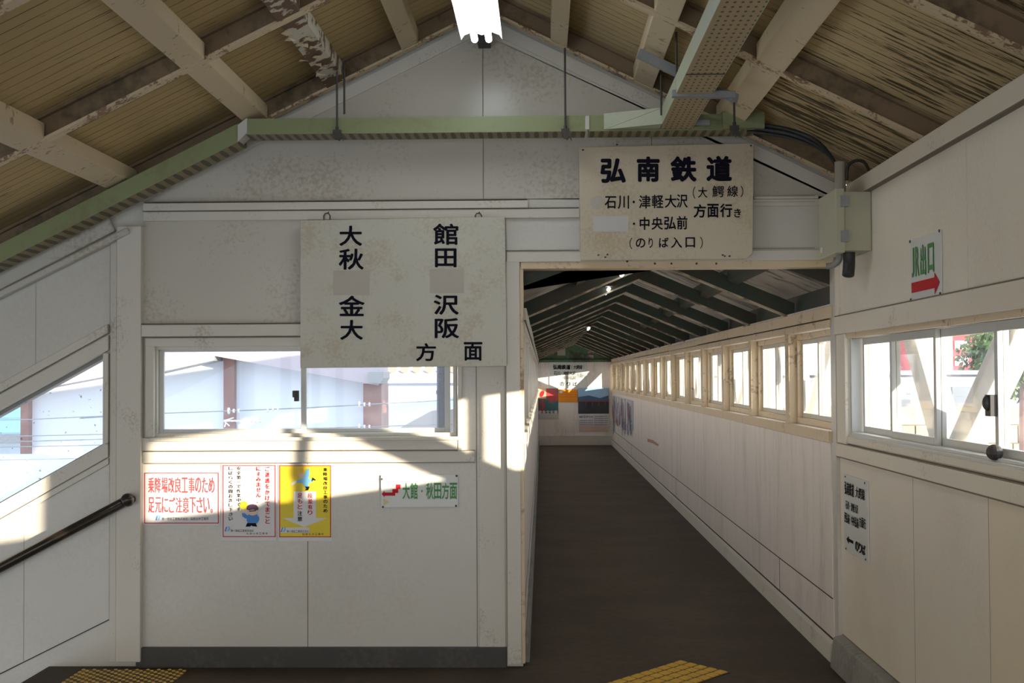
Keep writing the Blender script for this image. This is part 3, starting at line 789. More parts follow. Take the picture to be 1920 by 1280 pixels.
# ------------------------------------------------------------------ fluorescent lamp
lx, lz, ly0, ly1 = -.300, 3.33, 5.40, 6.62
lp = empty('fluorescent_lamp', (lx, 6, lz + .1), 'twin-tube fluorescent batten glowing under the roof ridge', 'lamp')
m = MB(); prof = [(-.105, -.012), (-.098, .02), (-.05, .05), (.05, .05), (.098, .02), (.105, -.012), (.09, .012), (.045, .03), (0, .012), (-.045, .03), (-.09, .012)]
m.prism([(lx + a, ly0, lz + b) for a, b in prof], (0, ly1 - ly0, 0)); 
lm, lt_, lb_ = new_mat('white_reflector'); lb_.inputs['Base Color'].default_value = (.92, .94, .96, 1); lb_.inputs['Roughness'].default_value = .3
m.build('reflector', lm, lp)
M_TUBE = emit('lamp_tube', (.90, .96, 1.0), 14)
for s in (-1, 1):
    cx = lx + s * .036
    m = MB().tube([(cx, ly0 + .02, lz - .012), (cx, ly1 - .01, lz - .012)], .017, 14); m.build('tube', M_TUBE, lp, smooth=True)
    m = MB().tube([(cx, ly0 + .005, lz - .012), (cx, ly0 + .02, lz - .012)], .0185, 14); m.build('cap', M_ALU, lp)
m = MB().box(lx - .03, lx + .03, ly0 + .1, ly1 - .1, lz + .05, lz + .10).tube([(lx, 5.7, lz + .1), (lx, 5.7, RZ + .01)], .006).tube([(lx, 6.35, lz + .1), (lx, 6.35, RZ + .01)], .006)
m.build('mounting', M_STEEL, lp)
c = P(908, 76, 7.2); m = MB().box(c.x - .035, c.x + .035, 7.12, D - .015, c.z - .03, c.z + .12)
tag(m.build('ridge_bracket', M_DARKSTEEL), 'small dark bracket at the top of the gable behind the lamp', 'bracket')

# ------------------------------------------------------------------ corridor
def corr_wall(side):
    X = XC if side > 0 else XL
    o = side * .10
    m = MB(); m.box(X, X + o, D + T, YF, -.1, 1.285); m.box(X, X + o, D + T, YF, 1.865, 2.0)
    nm = 'wall_corridor_right' if side > 0 else 'wall_corridor_left'
    w = m.build(nm, M_CORR); tag(w, 'scuffed white corridor wall under the long row of windows' if side > 0 else 'narrow-looking sunlit corridor wall opposite the window row', 'wall', kind='structure')
    p = MB(); s = -side
    e = [D + .12 + 1.83 * i for i in range(15)]
    for a, b in zip(e, e[1:]):
        b = min(b, YF); p.box(X, X + s * .004, a + .003, b - .003, .353, 1.215); 
    for a, b in ((D + .1, 9.03), (9.036, 16.), (16.006, 24), (24.006, YF)): p.box(X, X + s * .004, a, b, .13, .345)
    p.build('wall_panel', M_CORR, w)
    t = MB(); t.box(X, X + s * .02, D + .1, YF, 1.22, 1.285); t.box(X, X + s * .012, D + .1, YF, 1.868, 1.912)
    e = [D + .06 + 3.1 * i for i in range(9)]
    for i, (a, b) in enumerate(zip(e, e[1:])):
        dz = .012 * math.sin(i * 2.1); t.box(X, X + s * .022, a, min(b, YF) - .004, 1.918 + dz * .3, 1.985 + dz)
    t.build('trim_board', M_CREAM if side > 0 else M_TRIM, w, bevel=.003)
    q = MB(); q.box(X, X + s * .0055, D + .13, YF, .346, .352); q.box(X, X + s * .0055, D + .13, YF, .118, .126); q.box(X, X + s * .0145, D + .13, YF, 1.912, 1.919)
    for yq in (9.033, 16.003, 24.003): q.box(X, X + s * .0055, yq - .004, yq + .004, .13, .346)
    q.build('dark_joint', M_DARKGAP, w)
    k = MB(); k.prism([(X, D + .1, 0), (X + s * .028, D + .1, 0), (X + s * .022, D + .1, .10), (X, D + .1, .11)], (0, YF - D - .1, 0))
    kb_ = k.build('baseboard_corridor_right' if side > 0 else 'baseboard_corridor_left', M_KERB if side < 0 else M_TRIM)
    tag(kb_, 'low ledge along the foot of the corridor wall, window side' if side > 0 else 'low ledge along the foot of the shaded corridor wall', 'plinth', kind='structure')
    return w
corr_wall(1); corr_wall(-1)

SP = 1.55; Y1 = 8.70
def corr_bay(side, start=None):
    X = XC if side > 0 else XL; sg = side
    y0, y1 = (start if start else Y1 - SP + .066), Y1 - .066
    r = bpy.data.objects.new('window_%d' % (5 if side > 0 else 21), None); COL.objects.link(r); r.location = (X, y0, 1.285); r['kind'] = 'structure'; r['category'] = 'window'
    f = MB()
    f.box(X + sg * .05, X + sg * .10, y0, y1, 1.285, 1.325); f.box(X + sg * .05, X + sg * .10, y0, y1, 1.83, 1.865)
    f.box(X + sg * .05, X + sg * .10, y0, y0 + .03, 1.325, 1.83); f.box(X + sg * .05, X + sg * .10, y1 - .03, y1, 1.325, 1.83)
    f.build('frame', M_CREAM, r, bevel=.002)
    ym = (y0 + y1) / 2
    for a, b, xx in ((y0 + .025, ym + .02, .062), (ym - .02, y1 - .025, .080)):
        s = MB(); x0, x1 = X + sg * xx, X + sg * (xx + .016)
        s.box(x0, x1, a + .035, b - .035, 1.326, 1.355); s.box(x0, x1, a + .035, b - .035, 1.80, 1.829); s.box(x0, x1, a, a + .035, 1.326, 1.829); s.box(x0, x1, b - .035, b, 1.326, 1.829)
        so = s.build('sash', M_TRIM, r, bevel=.002)
        xa_ = X + sg * (xx + .007); MB().box(xa_, xa_ + sg * .003, a + .03, b - .03, 1.35, 1.805).build('pane', M_GLASSC, so)
    p = MB().box(X - sg * .002, X + sg * .099, Y1 - .065, Y1 + .065, 1.285, 1.868); p.build('post', M_CREAM if side > 0 else M_TRIM, r, bevel=.003)
    return r
for side, base, grp in ((1, 5, 'row of corridor windows on the sunny side'), (-1, 21, 'row of corridor windows on the shaded side')):
    first = corr_bay(side, D + T + .005); first['group'] = grp
    pr = corr_bay(side); pr['group'] = grp; base_y = pr.location.y
    for k in range(15):
        o = first if k == 0 else (pr if k == 1 else copy_tree(pr))
        if k: o.location.y = base_y + SP * k
        o.name = 'window_%d' % (base + k)
        o['label'] = 'wooden-framed corridor window with two grimy panes, %s from the opening on the %s side' % (ORD[k], 'sunny' if side > 0 else 'shaded')
# corridor roof
CR, CZ, CS = .755, 2.36, .42
def cz(x): return CZ - CS * abs(x - CR)
def cslab(m, xa_, xb_, y0, y1, off, th):
    m.prism([(xa_, y0, cz(xa_) + off), (xb_, y0, cz(xb_) + off), (xb_, y0, cz(xb_) + off + th), (xa_, y0, cz(xa_) + off + th)], (0, y1 - y0, 0))
m = MB(); cslab(m, -.5, CR, D + T + .02, YF + .3, .15, .03); cslab(m, CR, 1.745, D + T + .02, YF + .3, .15, .03)
tag(m.build('ceiling', M_CDECK), 'low pitched corridor roof lining of stained white boards', 'ceiling', kind='structure')
m = MB()
for s, X in ((1, XC), (-1, XL)): m.box(X + s * .06, X + s * .09, D + T + .02, YF, 1.99, 2.12)
tag(m.build('trim_1', M_CGREEN), 'dark green filler boards between corridor walls and roof', 'eaves board', kind='structure')
r0 = bpy.data.objects.new('corridor_rafter', None); COL.objects.link(r0); r0.location = (CR, Y1 - .02, CZ)
a = MB(); b = MB(); yy = Y1 - .02
for xa_, xb_ in ((XL - .05, CR), (CR, XC + .05)):
    cslab(a, xa_, xb_, yy, yy + .014, .0, .10); cslab(b, xa_, xb_, yy - .006, yy + .055, -.012, .012)
a.build('web', M_CGREEN, r0); b.build('flange', worn('corridor_flange', (.50, .42, .30), (.07, .06, .04), .8, nscale=4, fine=20, lo=.5, hi=.62), r0)
for s, X in ((1, XC), (-1, XL)):
    gs = MB(); gs.prism([(X, yy + .014, cz(X) - .0), (X - s * .22, yy + .014, cz(X - s * .22)), (X - s * .22, yy + .014, cz(X - s * .22) + .02), (X, yy + .014, 2.10)], (0, .01, 0)); gs.build('gusset', M_CGREEN, r0)
gs = MB(); gs.prism([(CR - .14, yy + .014, cz(CR - .14)), (CR, yy + .014, CZ), (CR + .14, yy + .014, cz(CR - .14)), (CR, yy + .014, CZ + .10)], (0, .01, 0))
gs.build('gusset', M_CGREEN, r0)
for k in range(15):
    o = r0 if k == 0 else copy_tree(r0); o.location.y = Y1 - .02 + SP * k
    tag(o, 'dark green corridor rafter, %s counting from the opening' % ORD[k], 'rafter', 'dark green steel rafters of the corridor roof')
for xx, lab in ((CR - .5, 'dark green purlin along the shaded side of the corridor roof'), (CR + .5, 'dark green purlin along the sunny side of the corridor roof'), (CR, 'dark green ridge member along the corridor roof')):
    m = MB(); h = .03
    m.prism([(xx - h, D + T + .03, cz(xx - h) + .06), (xx + h, D + T + .03, cz(xx + h) + .06), (xx + h, D + T + .03, cz(xx + h) + .147), (xx - h, D + T + .03, cz(xx - h) + .147)], (0, YF - D - T - .03, 0))
    tag(m.build('corridor_purlin', M_CGREEN), lab, 'purlin', 'purlins of the corridor roof')
tag(MB().prism([(-.5, D + T + .001, 1.95), (-.5, D + T + .001, 2.4), (2.0, D + T + .001, 2.4), (2.0, D + T + .001, 1.9), (XC + .1, D + T + .001, 1.9), (XC + .1, D + T + .001, cz(XC + .1) + .12), (CR, D + T + .001, CZ + .12 - .06), (XL - .1, D + T + .001, cz(XL - .1) + .12), (XL - .1, D + T + .001, 1.95)], (0, .018, 0)).build('trim_3', M_CGREEN), 'dark filler boards over the corridor roof end', 'eaves board', kind='structure')
# corridor lamps
for k, (px, py, Y) in enumerate(((1176, 502, 8.05), (1142, 541, 10.1), (1105, 615, 17.8))):
    c = P(px, py, Y); r = empty('corridor_lamp', c, 'small bare fluorescent tube under the corridor roof, %s from the opening' % ORD[k], 'lamp', 'tubes under the corridor roof')
    ra = .013
    MB().tube([(c.x, Y, c.z), (c.x, Y + .58, c.z)], ra, 10).build('tube', emit('corridor_tube', (1, .98, .92), 6), r, smooth=True)
    MB().box(c.x - .03, c.x + .03, Y + .0, Y + .62, c.z + .02, c.z + .05).build('housing', M_CGREEN, r)

# far wall
fw2 = MB().box(XL - .12, XC + .12, YF, YF + .12, -.1, 1.97).build('wall_far', M_CORR); tag(fw2, 'sunlit cream wall at the far end of the corridor', 'wall', kind='structure')
MB().box(XL, XC, YF - .03, YF, 0, .22).build('skirting_panel', M_TRIM, fw2)
m = MB().prism([(XL - .12, YF, 1.971), (XC + .12, YF, 1.971), (XC + .12, YF, cz(XC + .12) + .149), (CR, YF, CZ + .149), (XL - .12, YF, cz(XL - .12) + .149)], (0, .12, 0))
gb = tag(m.build('wall_far_gable', M_FARGREEN), 'dark green gable boards above the far corridor wall', 'gable', kind='structure')
MB().box(XL, XC, YF - .06, YF, 1.93, 1.99).build('tie_beam', M_FARGREEN, gb)
m = MB(); a = P(1045, 652, YF - .01); b_ = P(1060, 666, YF - .01); m.box(a.x, b_.x, YF - .012, YF - .002, b_.z, a.z); a = P(1101, 658, YF - .01); b_ = P(1113, 672, YF - .01); m.box(a.x, b_.x, YF - .012, YF - .002, b_.z, a.z)
m.build('pale_board', M_CDECK, gb)

# ------------------------------------------------------------------ signs on the front wall
def board_px(name, corners, Y, th, mat, parent, bevel=.002):
    m = MB(); m.prism([P(a, b, Y) for a, b in corners], (0, th, 0)); return m.build(name, mat, parent, bevel=bevel)

YA = D - .075
sgA = empty('direction_sign', P(757, 690, YA), 'large white board with black destination names hanging over the window', 'sign')
board_px('board', [(563, 690), (950, 686), (947, 406), (563, 413)], YA, .022, M_SIGN, sgA)
m = MB()
for ch, bx in (('大', (636, 423, 679, 461)), ('秋', (635, 466, 682, 505.5)), ('金', (635, 554, 684, 592.5)), ('大', (638, 599.5, 680.5, 637)),
               ('館', (812, 419, 859.5, 459)), ('田', (815.5, 465.5, 856, 501)), ('沢', (813, 552.5, 860.5, 590)), ('阪', (815, 596, 861, 634)),
               ('方', (780, 643, 817.5, 677)), ('面', (869.5, 641, 904.5, 676))):
    m = MB(); put_glyph(m, ch, *wall_box(*bx, YA - .002), wt=.022); m.build('character', M_INK, sgA)
for bx in ((625, 507, 693, 553), (806, 504, 870, 549.5)):
    o, u, w = wall_box(*bx, YA - .0015); MB().prism([o, o + u, o + u + w, o + w], (0, .001, 0)).build('cover_patch', M_PATCH, sgA)
for px in (613, 897):
    m = MB(); c = P(px, 410, YA + .01); m.tube([c + Vector((-.017, 0, -.01)), c + Vector((-.017, 0, .018)), c + Vector((-.009, 0, .030)), c + Vector((.009, 0, .030)), c + Vector((.017, 0, .018)), c + Vector((.017, 0, -.01))], .0035, 8)
    m.tube([c + Vector((0, 0, .03)), c + Vector((.004, .05, .045))], .003, 6)
    m.build('hook', M_DARKSTEEL, sgA)

YB = D - .10
sgB = empty('railway_sign', P(1250, 489, YB), 'yellowed board with navy railway lettering over the corridor opening', 'sign')
board_px('board', [(1089, 488), (1400, 485), (1411, 474), (1413.4, 268.4), (1085, 276)], YB, .022, M_SIGNB, sgB)
m = MB()
for ch, x0, y0, x1, y1, wt in (
    ('弘', 1125.6, 296.6, 1173.4, 342.9, .04), ('南', 1193.8, 293.4, 1237, 341, .04), ('鉄', 1257, 292.8, 1306.3, 341, .04), ('道', 1324.3, 292, 1372.5, 340, .04),
    ('（', 1299, 349.6, 1304, 372.5, 0), ('大', 1308.8, 350.4, 1326, 370.6, .01), ('鰐', 1335.4, 348, 1357.5, 369.7, .01), ('線', 1363.5, 348, 1383.8, 369, .01), ('）', 1388.5, 348, 1393.7, 369.7, 0),
    ('石', 1134, 367.8, 1155.4, 391, .015), ('川', 1158.4, 366.5, 1179.4, 391.6, .015), ('・', 1186, 376, 1190.6, 381, 0), ('津', 1197.8, 365.6, 1220, 391, .015), ('軽', 1222, 365, 1244, 390.3, .015),
    ('大', 1246.5, 365, 1268.4, 389.4, .015), ('沢', 1268.6, 364, 1289.4, 389.4, .015), ('方', 1300.3, 382.8, 1323.8, 408, .025), ('面', 1326, 382, 1347.6, 407.8, .025), ('行', 1350, 381.5, 1373, 407, .025),
    ('き', 1376.3, 391, 1389.4, 407.6, .02), ('・', 1186.5, 417, 1191, 421.6, 0), ('中', 1199.4, 407, 1217.8, 431, .02), ('央', 1221.6, 407, 1243, 430.6, .02), ('弘', 1245, 406, 1267.5, 430, .02), ('前', 1269, 404.8, 1289, 430, .02),
    ('（', 1180.3, 445.6, 1185.5, 467, 0), ('の', 1192, 446.6, 1210, 464.4, .015), ('り', 1216, 445.6, 1224, 464.8, .015), ('ば', 1235.6, 445, 1253.4, 464, .015), ('入', 1257.8, 444.7, 1278.8, 464.8, .015),
    ('口', 1285.3, 444.7, 1303, 464, .015), ('）', 1312.6, 443.8, 1317.8, 466, 0)):
    m = MB(); put_glyph(m, ch, *wall_box(x0, y0, x1, y1, YB - .002), wt=wt); m.build('character', M_INK, sgB)
m = MB(); o, u, w = wall_box(1112, 405, 1178, 434, YB - .0015); m.prism([o, o + u, o + u + w, o + w], (0, .001, 0)); m.build('cover_patch', M_PATCHW, sgB)
m = MB(); c = P(1120, 379, YB - .0015); m.prism([(c.x + .04 * math.cos(k * .52), c.y, c.z + .037 * math.sin(k * .52)) for k in range(12)], (0, .001, 0)); m.build('faded_spot', M_PATCH, sgB)
m = MB()
for a, b in ((1157, 271), (1093, 281), (1408, 273), (1122, 478), (1139, 477), (1135, 482), (1355, 478), (1359, 480), (1368, 480)):
    MB().ball(P(a, b, YB - .001), (.006, .003, .005), 8, 5).build('screw', M_DARKSTEEL, sgB)

# green and white stair sign
YC = D - .014
sgC = empty('stair_direction_sign', P(786, 951, YC), 'small white plate with green lettering and red stair arrow', 'sign')
board_px('plate', [(714, 951.5), (859, 950.5), (859, 889), (714, 890.5)], YC, .006, M_PLATE, sgC)
m = MB(); put_line(m, '大館・秋田方面', *wall_box(754.3, 904.7, 857.5, 935.7, YC - .0015), wt=.02, fill=.93); m.build('lettering', M_GREEN, sgC)
ar = [(227, 218), (243, 200), (243, 210), (287, 210), (287, 190), (308, 190), (308, 165), (333, 165), (333, 190), (320, 190), (320, 213), (303, 213), (303, 228), (243, 228), (243, 238)]
m = MB(); m.prism([P(640 + a / 3, 853 + b / 3, YC - .002) for a, b in ar], (0, .001, 0)); m.build('red_arrow', M_RED, sgC)
m = MB()
for a, b in ((856, 892), (855, 948), (718, 950), (716, 898)): MB().ball(P(a, b, YC), (.006, .003, .006), 8, 5).build('screw', M_DARKSTEEL, sgC)
m = MB(); m.prism([P(719, 934, YC - .0016), P(719, 948, YC - .0016), P(731, 941, YC - .0016)], (0, .001, 0)); m.build('yellow_tape', plain('old_tape', (.72, .60, .32), .5), sgC)

# posters
def ring_px(m, l, t, r, b, w, Y):
    for bx in ((l, t, r, t + w), (l, b - w, r, b), (l, t, l + w, b), (r - w, t, r, b)):
        o, u, v = wall_box(*bx, Y); m.prism([o, o + u, o + u + v, o + v], (0, .0004, 0))
YP = D - .0075
def z4(x, y): return (260 + x / 5.19, 860 + y / 5.19)
def logo(l, t, r, b, parent):
    m = MB(); w_ = r - l; h_ = b - t
    m.prism([P(l + w_ * .0, b, YP - .0022), P(l + w_ * .25, b, YP - .0022), P(l + w_ * .5, t, YP - .0022), P(l + w_ * .25, t + h_ * .1, YP - .0022)], (0, .0005, 0))
    m.build('logo_bar', M_BLUE, parent)
    m = MB(); m.prism([P(l + w_ * .35, b, YP - .0022), P(l + w_ * .8, b - h_ * .1, YP - .0022), P(r, t + h_ * .4, YP - .0022), P(l + w_ * .9, t, YP - .0022), P(l + w_ * .55, t, YP - .0022), P(l + w_ * .75, t + h_ * .3, YP - .0022), P(l + w_ * .6, b - h_ * .35, YP - .0022)], (0, .0005, 0))
    m.build('logo_curve', M_LBLUE, parent)
def poster(name, paper, border, label, matb=M_PAPER, fill=None):
    r = empty(name, P((paper[0] + paper[2]) / 2, paper[3], YP), label, 'poster')
    o, u, w = wall_box(*paper, YP); m = MB().prism([o, o + u, o + u + w, o + w], (0, .0025, 0)); m.build('paper', M_PAPER, r)
    if fill:
        o, u, w = wall_box(*border, YP - .0006); MB().prism([o, o + u, o + u + w, o + w], (0, .0004, 0)).build('coloured_ground', fill, r)
    m = MB(); ring_px(m, *border, 1.5, YP - .0012); m.build('red_border', M_RED, r)
    return r
p1 = poster('warning_poster', (268, 882.5, 412, 984), (270.6, 886, 410, 981), 'wide white poster with large pink-red lettering beside the post')
m = MB(); put_line(m, '乗降場改良工事のため', *wall_box(277.7, 894.7, 403.5, 923.6, YP - .0018), wt=.005, fill=.88)
put_line(m, '足元にご注意下さい。', *wall_box(277.7, 931.7, 407, 961, YP - .0018), wt=.005, fill=.88); m.build('lettering', M_SOFTRED, p1)
m = MB(); put_line(m, '第一建設工業株式会社 弘前土木工事所', *wall_box(303.3, 969.6, 391.4, 974.8, YP - .0018), wt=.0); m.build('small_print', M_BLACK, p1)
logo(291.8, 966, 300.8, 975, p1)

p2 = poster('apology_poster', (414.7, 869.6, 518.2, 1013), (417.6, 871.5, 516.6, 1006.4), 'white poster with columns of text and a worker in blue holding his helmet')
m = MB(); put_line(m, 'ご迷惑をかけてまこと', *wall_box(497.4, 873.5, 505.9, 982.4, YP - .0018), wt=.02, vertical=True, fill=.82)
put_line(m, 'にすみません、', *wall_box(480.6, 873.5, 489.3, 942.8, YP - .0018), wt=.02, vertical=True, fill=.82); m.build('red_lettering', M_RED, p2)
m = MB(); put_line(m, '安全第一で作業中です', *wall_box(444, 873.5, 451.7, 958.3, YP - .0018), wt=.01, vertical=True, fill=.78)
put_line(m, 'しばらくの間お許し下さい', *wall_box(429, 873.5, 436.3, 976.6, YP - .0018), wt=.01, vertical=True, fill=.78); m.build('black_lettering', M_BLACK, p2)
def disc(m, cx, cy, rx, ry, Y, n=18, a0=0, a1=6.2832):
    m.prism([P(cx + rx * math.cos(a0 + (a1 - a0) * k / n), cy - ry * math.sin(a0 + (a1 - a0) * k / n), Y) for k in range(n if a1 > 6.2 else n + 1)], (0, .0003, 0))
def poly(m, pts, Y): m.prism([P(*z4(a, b), Y) for a, b in pts], (0, .0003, 0))
def fig_parts(parent, items):
    for i, (nm, mat, kind, data) in enumerate(items):
        m = MB(); Y = YP - .0022 - .0004 * i
        if kind == 'p': poly(m, data, Y)
        else:
            for (a, b, rx, ry) in data:
                c = z4(a, b); disc(m, c[0], c[1], rx / 5.19, ry / 5.19, Y)
        m.build(nm, mat, parent)
fig_parts(p2, [('drawn_helmet', M_YELLOW, 'd', [(1022, 452, 42, 42)]),
               ('drawn_arm', M_BLUE, 'p', [(1003, 530), (1020, 520), (1070, 560), (1075, 585), (1040, 580), (1010, 560)]),
               ('drawn_coat', M_BLUE, 'p', [(1065, 540), (1145, 535), (1172, 570), (1170, 600), (1150, 628), (1060, 628), (1050, 590)]),
               ('drawn_boots', M_BLACK, 'p', [(1055, 625), (1140, 625), (1152, 660), (1105, 655), (1096, 645), (1088, 658), (1040, 660)]),
               ('drawn_hand', M_SKIN, 'd', [(1018, 508, 18, 22)]),
               ('drawn_face', M_SKIN, 'd', [(1108, 515, 50, 36)]),
               ('drawn_hair', plain('dark_purple_ink', (.07, .03, .07), .5), 'p', [(1050, 490), (1056, 460), (1080, 445), (1110, 440), (1145, 448), (1163, 470), (1165, 495), (1140, 500), (1110, 492), (1075, 502)]),
               ('drawn_eyes', M_BLACK, 'p', [(1075, 506), (1140, 500), (1142, 508), (1077, 514)])])
logo(420.9, 987, 431.5, 996, p2)
m = MB(); put_line(m, '第一建設工業株式会社', *wall_box(432.4, 992.4, 475.8, 996.8, YP - .0018)); put_line(m, '弘前土木工事所', *wall_box(461.3, 998, 502.8, 1002, YP - .0018), fill=.7); m.build('small_print', M_BLACK, p2)

p3 = poster('step_warning_poster', (522.4, 870.6, 623.2, 1014), (523.6, 872, 620.7, 1006.8), 'yellow poster with a white down arrow and a tumbling worker', fill=M_YELLOW)
m = MB(); poly(m, [(1508, 317), (1725, 317), (1725, 575), (1833, 578), (1608, 662), (1397, 575), (1508, 575)], YP - .0012); m.build('white_arrow', M_PAPER, p3)
m = MB(); put_line(m, '乗降場改良工事のため', *wall_box(606.2, 875.8, 614.1, 961.2, YP - .0018), wt=.02, vertical=True, fill=.8); put_line(m, '注意', *wall_box(557.7, 957, 566.9, 977.5, YP - .0018), wt=.02, vertical=True, fill=.88)
m.build('black_lettering', M_BLACK, p3)
m = MB(); put_line(m, '段差有り', *wall_box(577, 923.6, 585.9, 966, YP - .0018), wt=.02, vertical=True, fill=.85); put_line(m, '足もと', *wall_box(557.7, 923.6, 566.9, 955, YP - .0018), wt=.02, vertical=True, fill=.85)
m.build('red_lettering', M_RED, p3)
fig_parts(p3, [('drawn_helmet', plain('orange_ink', (.80, .50, .04), .5), 'd', [(1572, 135, 48, 48)]),
               ('drawn_batons', plain('pale_grey_ink', (.62, .63, .62), .5), 'p', [(1480, 240), (1535, 205), (1545, 225), (1490, 262)]),
               ('drawn_face', M_SKIN, 'd', [(1590, 165, 36, 26)]),
               ('drawn_coat', M_LBLUE, 'p', [(1535, 215), (1600, 185), (1630, 110), (1660, 90), (1665, 150), (1650, 195), (1700, 195), (1690, 225), (1650, 240), (1655, 270), (1615, 275), (1600, 235), (1545, 232)]),
               ('drawn_boots', M_BLACK, 'p', [(1692, 180), (1728, 205), (1715, 212), (1695, 205), (1690, 222), (1680, 215)]),
               ('drawn_boot', M_BLACK, 'p', [(1618, 268), (1665, 270), (1650, 305), (1615, 308), (1632, 290)])])
o, u, w = wall_box(525.9, 988.7, 580, 998.7, YP - .0016); MB().prism([o, o + u, o + u + w, o + w], (0, .0003, 0)).build('white_label', M_PAPER, p3)
logo(526, 988, 536, 997, p3)
m = MB(); put_line(m, '第一建設工業株式会社', *wall_box(537.5, 993.5, 579, 998, YP - .0022)); put_line(m, '弘前土木工事所', *wall_box(566, 999, 607.5, 1003, YP - .0022), fill=.7); m.build('small_print', M_BLACK, p3)

# ------------------------------------------------------------------ signs on the side wall
def side_o(y, z, x): return Vector((x, y, z))
def side_box(y0, y1, z0, z1, u0, v0, u1, v1, x):
    """sign spans y0 (far, its left edge) to y1 (near); returns corner, right, down of a sub-box"""
    Wd, H = y1 - y0, z0 - z1
    return side_o(y0 + Wd * u0, z1 + H * v0, x), Vector((0, Wd * (u1 - u0), 0)), Vector((0, 0, H * (v1 - v0)))
XS = XR - .012
d0, d1, e0, e1 = 7.14, 6.62, .655, 1.065
sgD = empty('boarding_sign', (XS, 6.88, .655), 'white plate with black boarding directions and arrow low on the side wall', 'sign')
MB().box(XS, XR - .005, d1, d0, e0, e1).build('plate', M_PLATE, sgD, bevel=.001)
def sbD(*b): return side_box(d0, d1, e0, e1, *b, XS - .0015)
m = MB()
for tx_, bx, wt_ in (('弘南鉄道', (.05, .09, .46, .26), .025), ('大鰐線', (.52, .11, .9, .25), .01), ('石川・津軽大沢', (.09, .34, .62, .45), .01), ('西弘前・中央弘前', (.03, .50, .64, .63), .02), ('方面行', (.66, .47, .93, .60), .015), ('のりば', (.48, .80, .9, .93), .03)):
    m = MB(); put_line(m, tx_, *sbD(*bx), wt=wt_, fill=.94); m.build('lettering', M_BLACK, sgD)
m = MB(); o, u, w = sbD(.11, .79, .40, .89)
m.prism([o + w * .5, o + u * .35, o + u * .35 + w * .3, o + u + w * .3, o + u + w * .7, o + u * .35 + w * .7, o + u * .35 + w], (-.0008, 0, 0)); m.build('arrow', M_BLACK, sgD)
m = MB()
for uu in (.08, .9):
    for vv in (.03, .97): MB().ball(sbD(uu, vv, uu + .1, vv)[0], (.003, .006, .006), 8, 5).build('screw', M_DARKSTEEL, sgD)
f0, f1, h0, h1 = 5.80, 5.365, 1.925, 2.19
sgE = empty('exit_sign', (XS, 5.6, 1.925), 'white plate with green exit lettering and a red arrow above the side window', 'sign')
MB().box(XS, XR - .005, f1, f0, h0, h1).build('plate', M_PLATE, sgE, bevel=.001)
def sbE(*b): return side_box(f0, f1, h0, h1, *b, XS - .0015)
m = MB()
put_glyph(m, 'J', *sbE(.05, .13, .14, .62), wt=.02); put_glyph(m, 'R', *sbE(.18, .13, .31, .62), wt=.02)
put_glyph(m, '出', *sbE(.35, .13, .54, .64), wt=.03); put_glyph(m, '口', *sbE(.60, .15, .80, .62), wt=.03)
m.build('lettering', M_GREEN, sgE)
m = MB(); o, u, w = sbE(.04, .63, .97, .98)
m.prism([o + w * .22, o + u * .83 + w * .22, o + u * .83, o + u + w * .48, o + u * .83 + w * .98, o + u * .83 + w * .70, o + w * .70], (-.0008, 0, 0)); m.build('red_arrow', M_RED, sgE)
m = MB()
for uu in (.0, .98):
    for vv in (.01, .98): MB().ball(sbE(uu, vv, uu + .1, vv)[0], (.004, .007, .007), 8, 5).build('screw', M_DARKSTEEL, sgE)

# ------------------------------------------------------------------ handrail
hr = empty('handrail', P(237, 937, D - .10), 'dark brown round handrail with a ball end beside the stairs', 'handrail')
a = P(232, 941, D - .10); b = P(0, 1064, D - .10); b = a + (b - a) * 2.0
MB().tube([a, b], .027, 16).build('rail', M_RAIL, hr, smooth=True)
m = MB().ball(P(239, 937, D - .10), (.037, .037, .037), 18, 12); m.build('end_ball', M_RAIL, hr, smooth=True)
c = P(239, 937, D - .10); m = MB().tube([c, (c.x + .012, D - .045, c.z)], .022, 12)
m2 = a + (b - a) * .55; m.tube([m2, (m2.x, D - .004, m2.z - .03)], .010, 8); m.build('bracket', M_RAIL, hr)

# ------------------------------------------------------------------ tactile paving
tl = empty('tactile_mat', (-2.25, 6.9, 0), 'worn yellow tactile paving with round studs by the stair head', 'tactile paving')
ty1 = 7.17; tx0, tx1 = P(150, 1258, 7.14).x, P(352, 1256, 7.14).x
tw = (tx1 - tx0) / 2
for r in range(3):
    for k in range(2):
        x0 = tx0 + k * tw; y1 = ty1 - r * .3
        mt = MB().box(x0 + .002, x0 + tw - .002, y1 - .298, y1 - .002, 0, .006)
        st_ = mt.build('tile', M_TACT, tl, bevel=.002)
        s = MB(); pit = tw / 5
        for i in range(10):
            for j in range(10):
                if (i + j) % 2: continue
                s.dome((x0 + pit * .5 * (i + .5), y1 - .015 - .03 * j, .006), .0115, .006, 8, 2)
        s.build('stud', M_STUD, st_, smooth=True)
def gpt(px, py):                               # point on the floor
    r = ray(px, py); t = -EYE.z / r.z; return EYE + r * t
pk = gpt(1275, 1239); pl_ = gpt(1143, 1280); pr_ = gpt(1352, 1264)
u_ = (pl_ - pk).normalized(); v_ = (pr_ - pk).normalized()
v_ = (v_ - u_ * v_.dot(u_) * .45).normalized()
Lm, Wm = 1.5, (pr_ - pk).length
ym = empty('tactile_strip', (pk.x, pk.y, 0), 'bright yellow guiding strip pointing into the corridor opening', 'tactile paving')
m = MB(); q = [pk, pk + v_ * Wm, pk + v_ * Wm + u_ * Lm, pk + u_ * Lm]; m.prism([(p.x, p.y, .0) for p in q], (0, 0, .005)); m.build('base', plain('brown_mat', (.12, .08, .03), .6), ym)
nr, ncol = 5, 18; cells = MB()
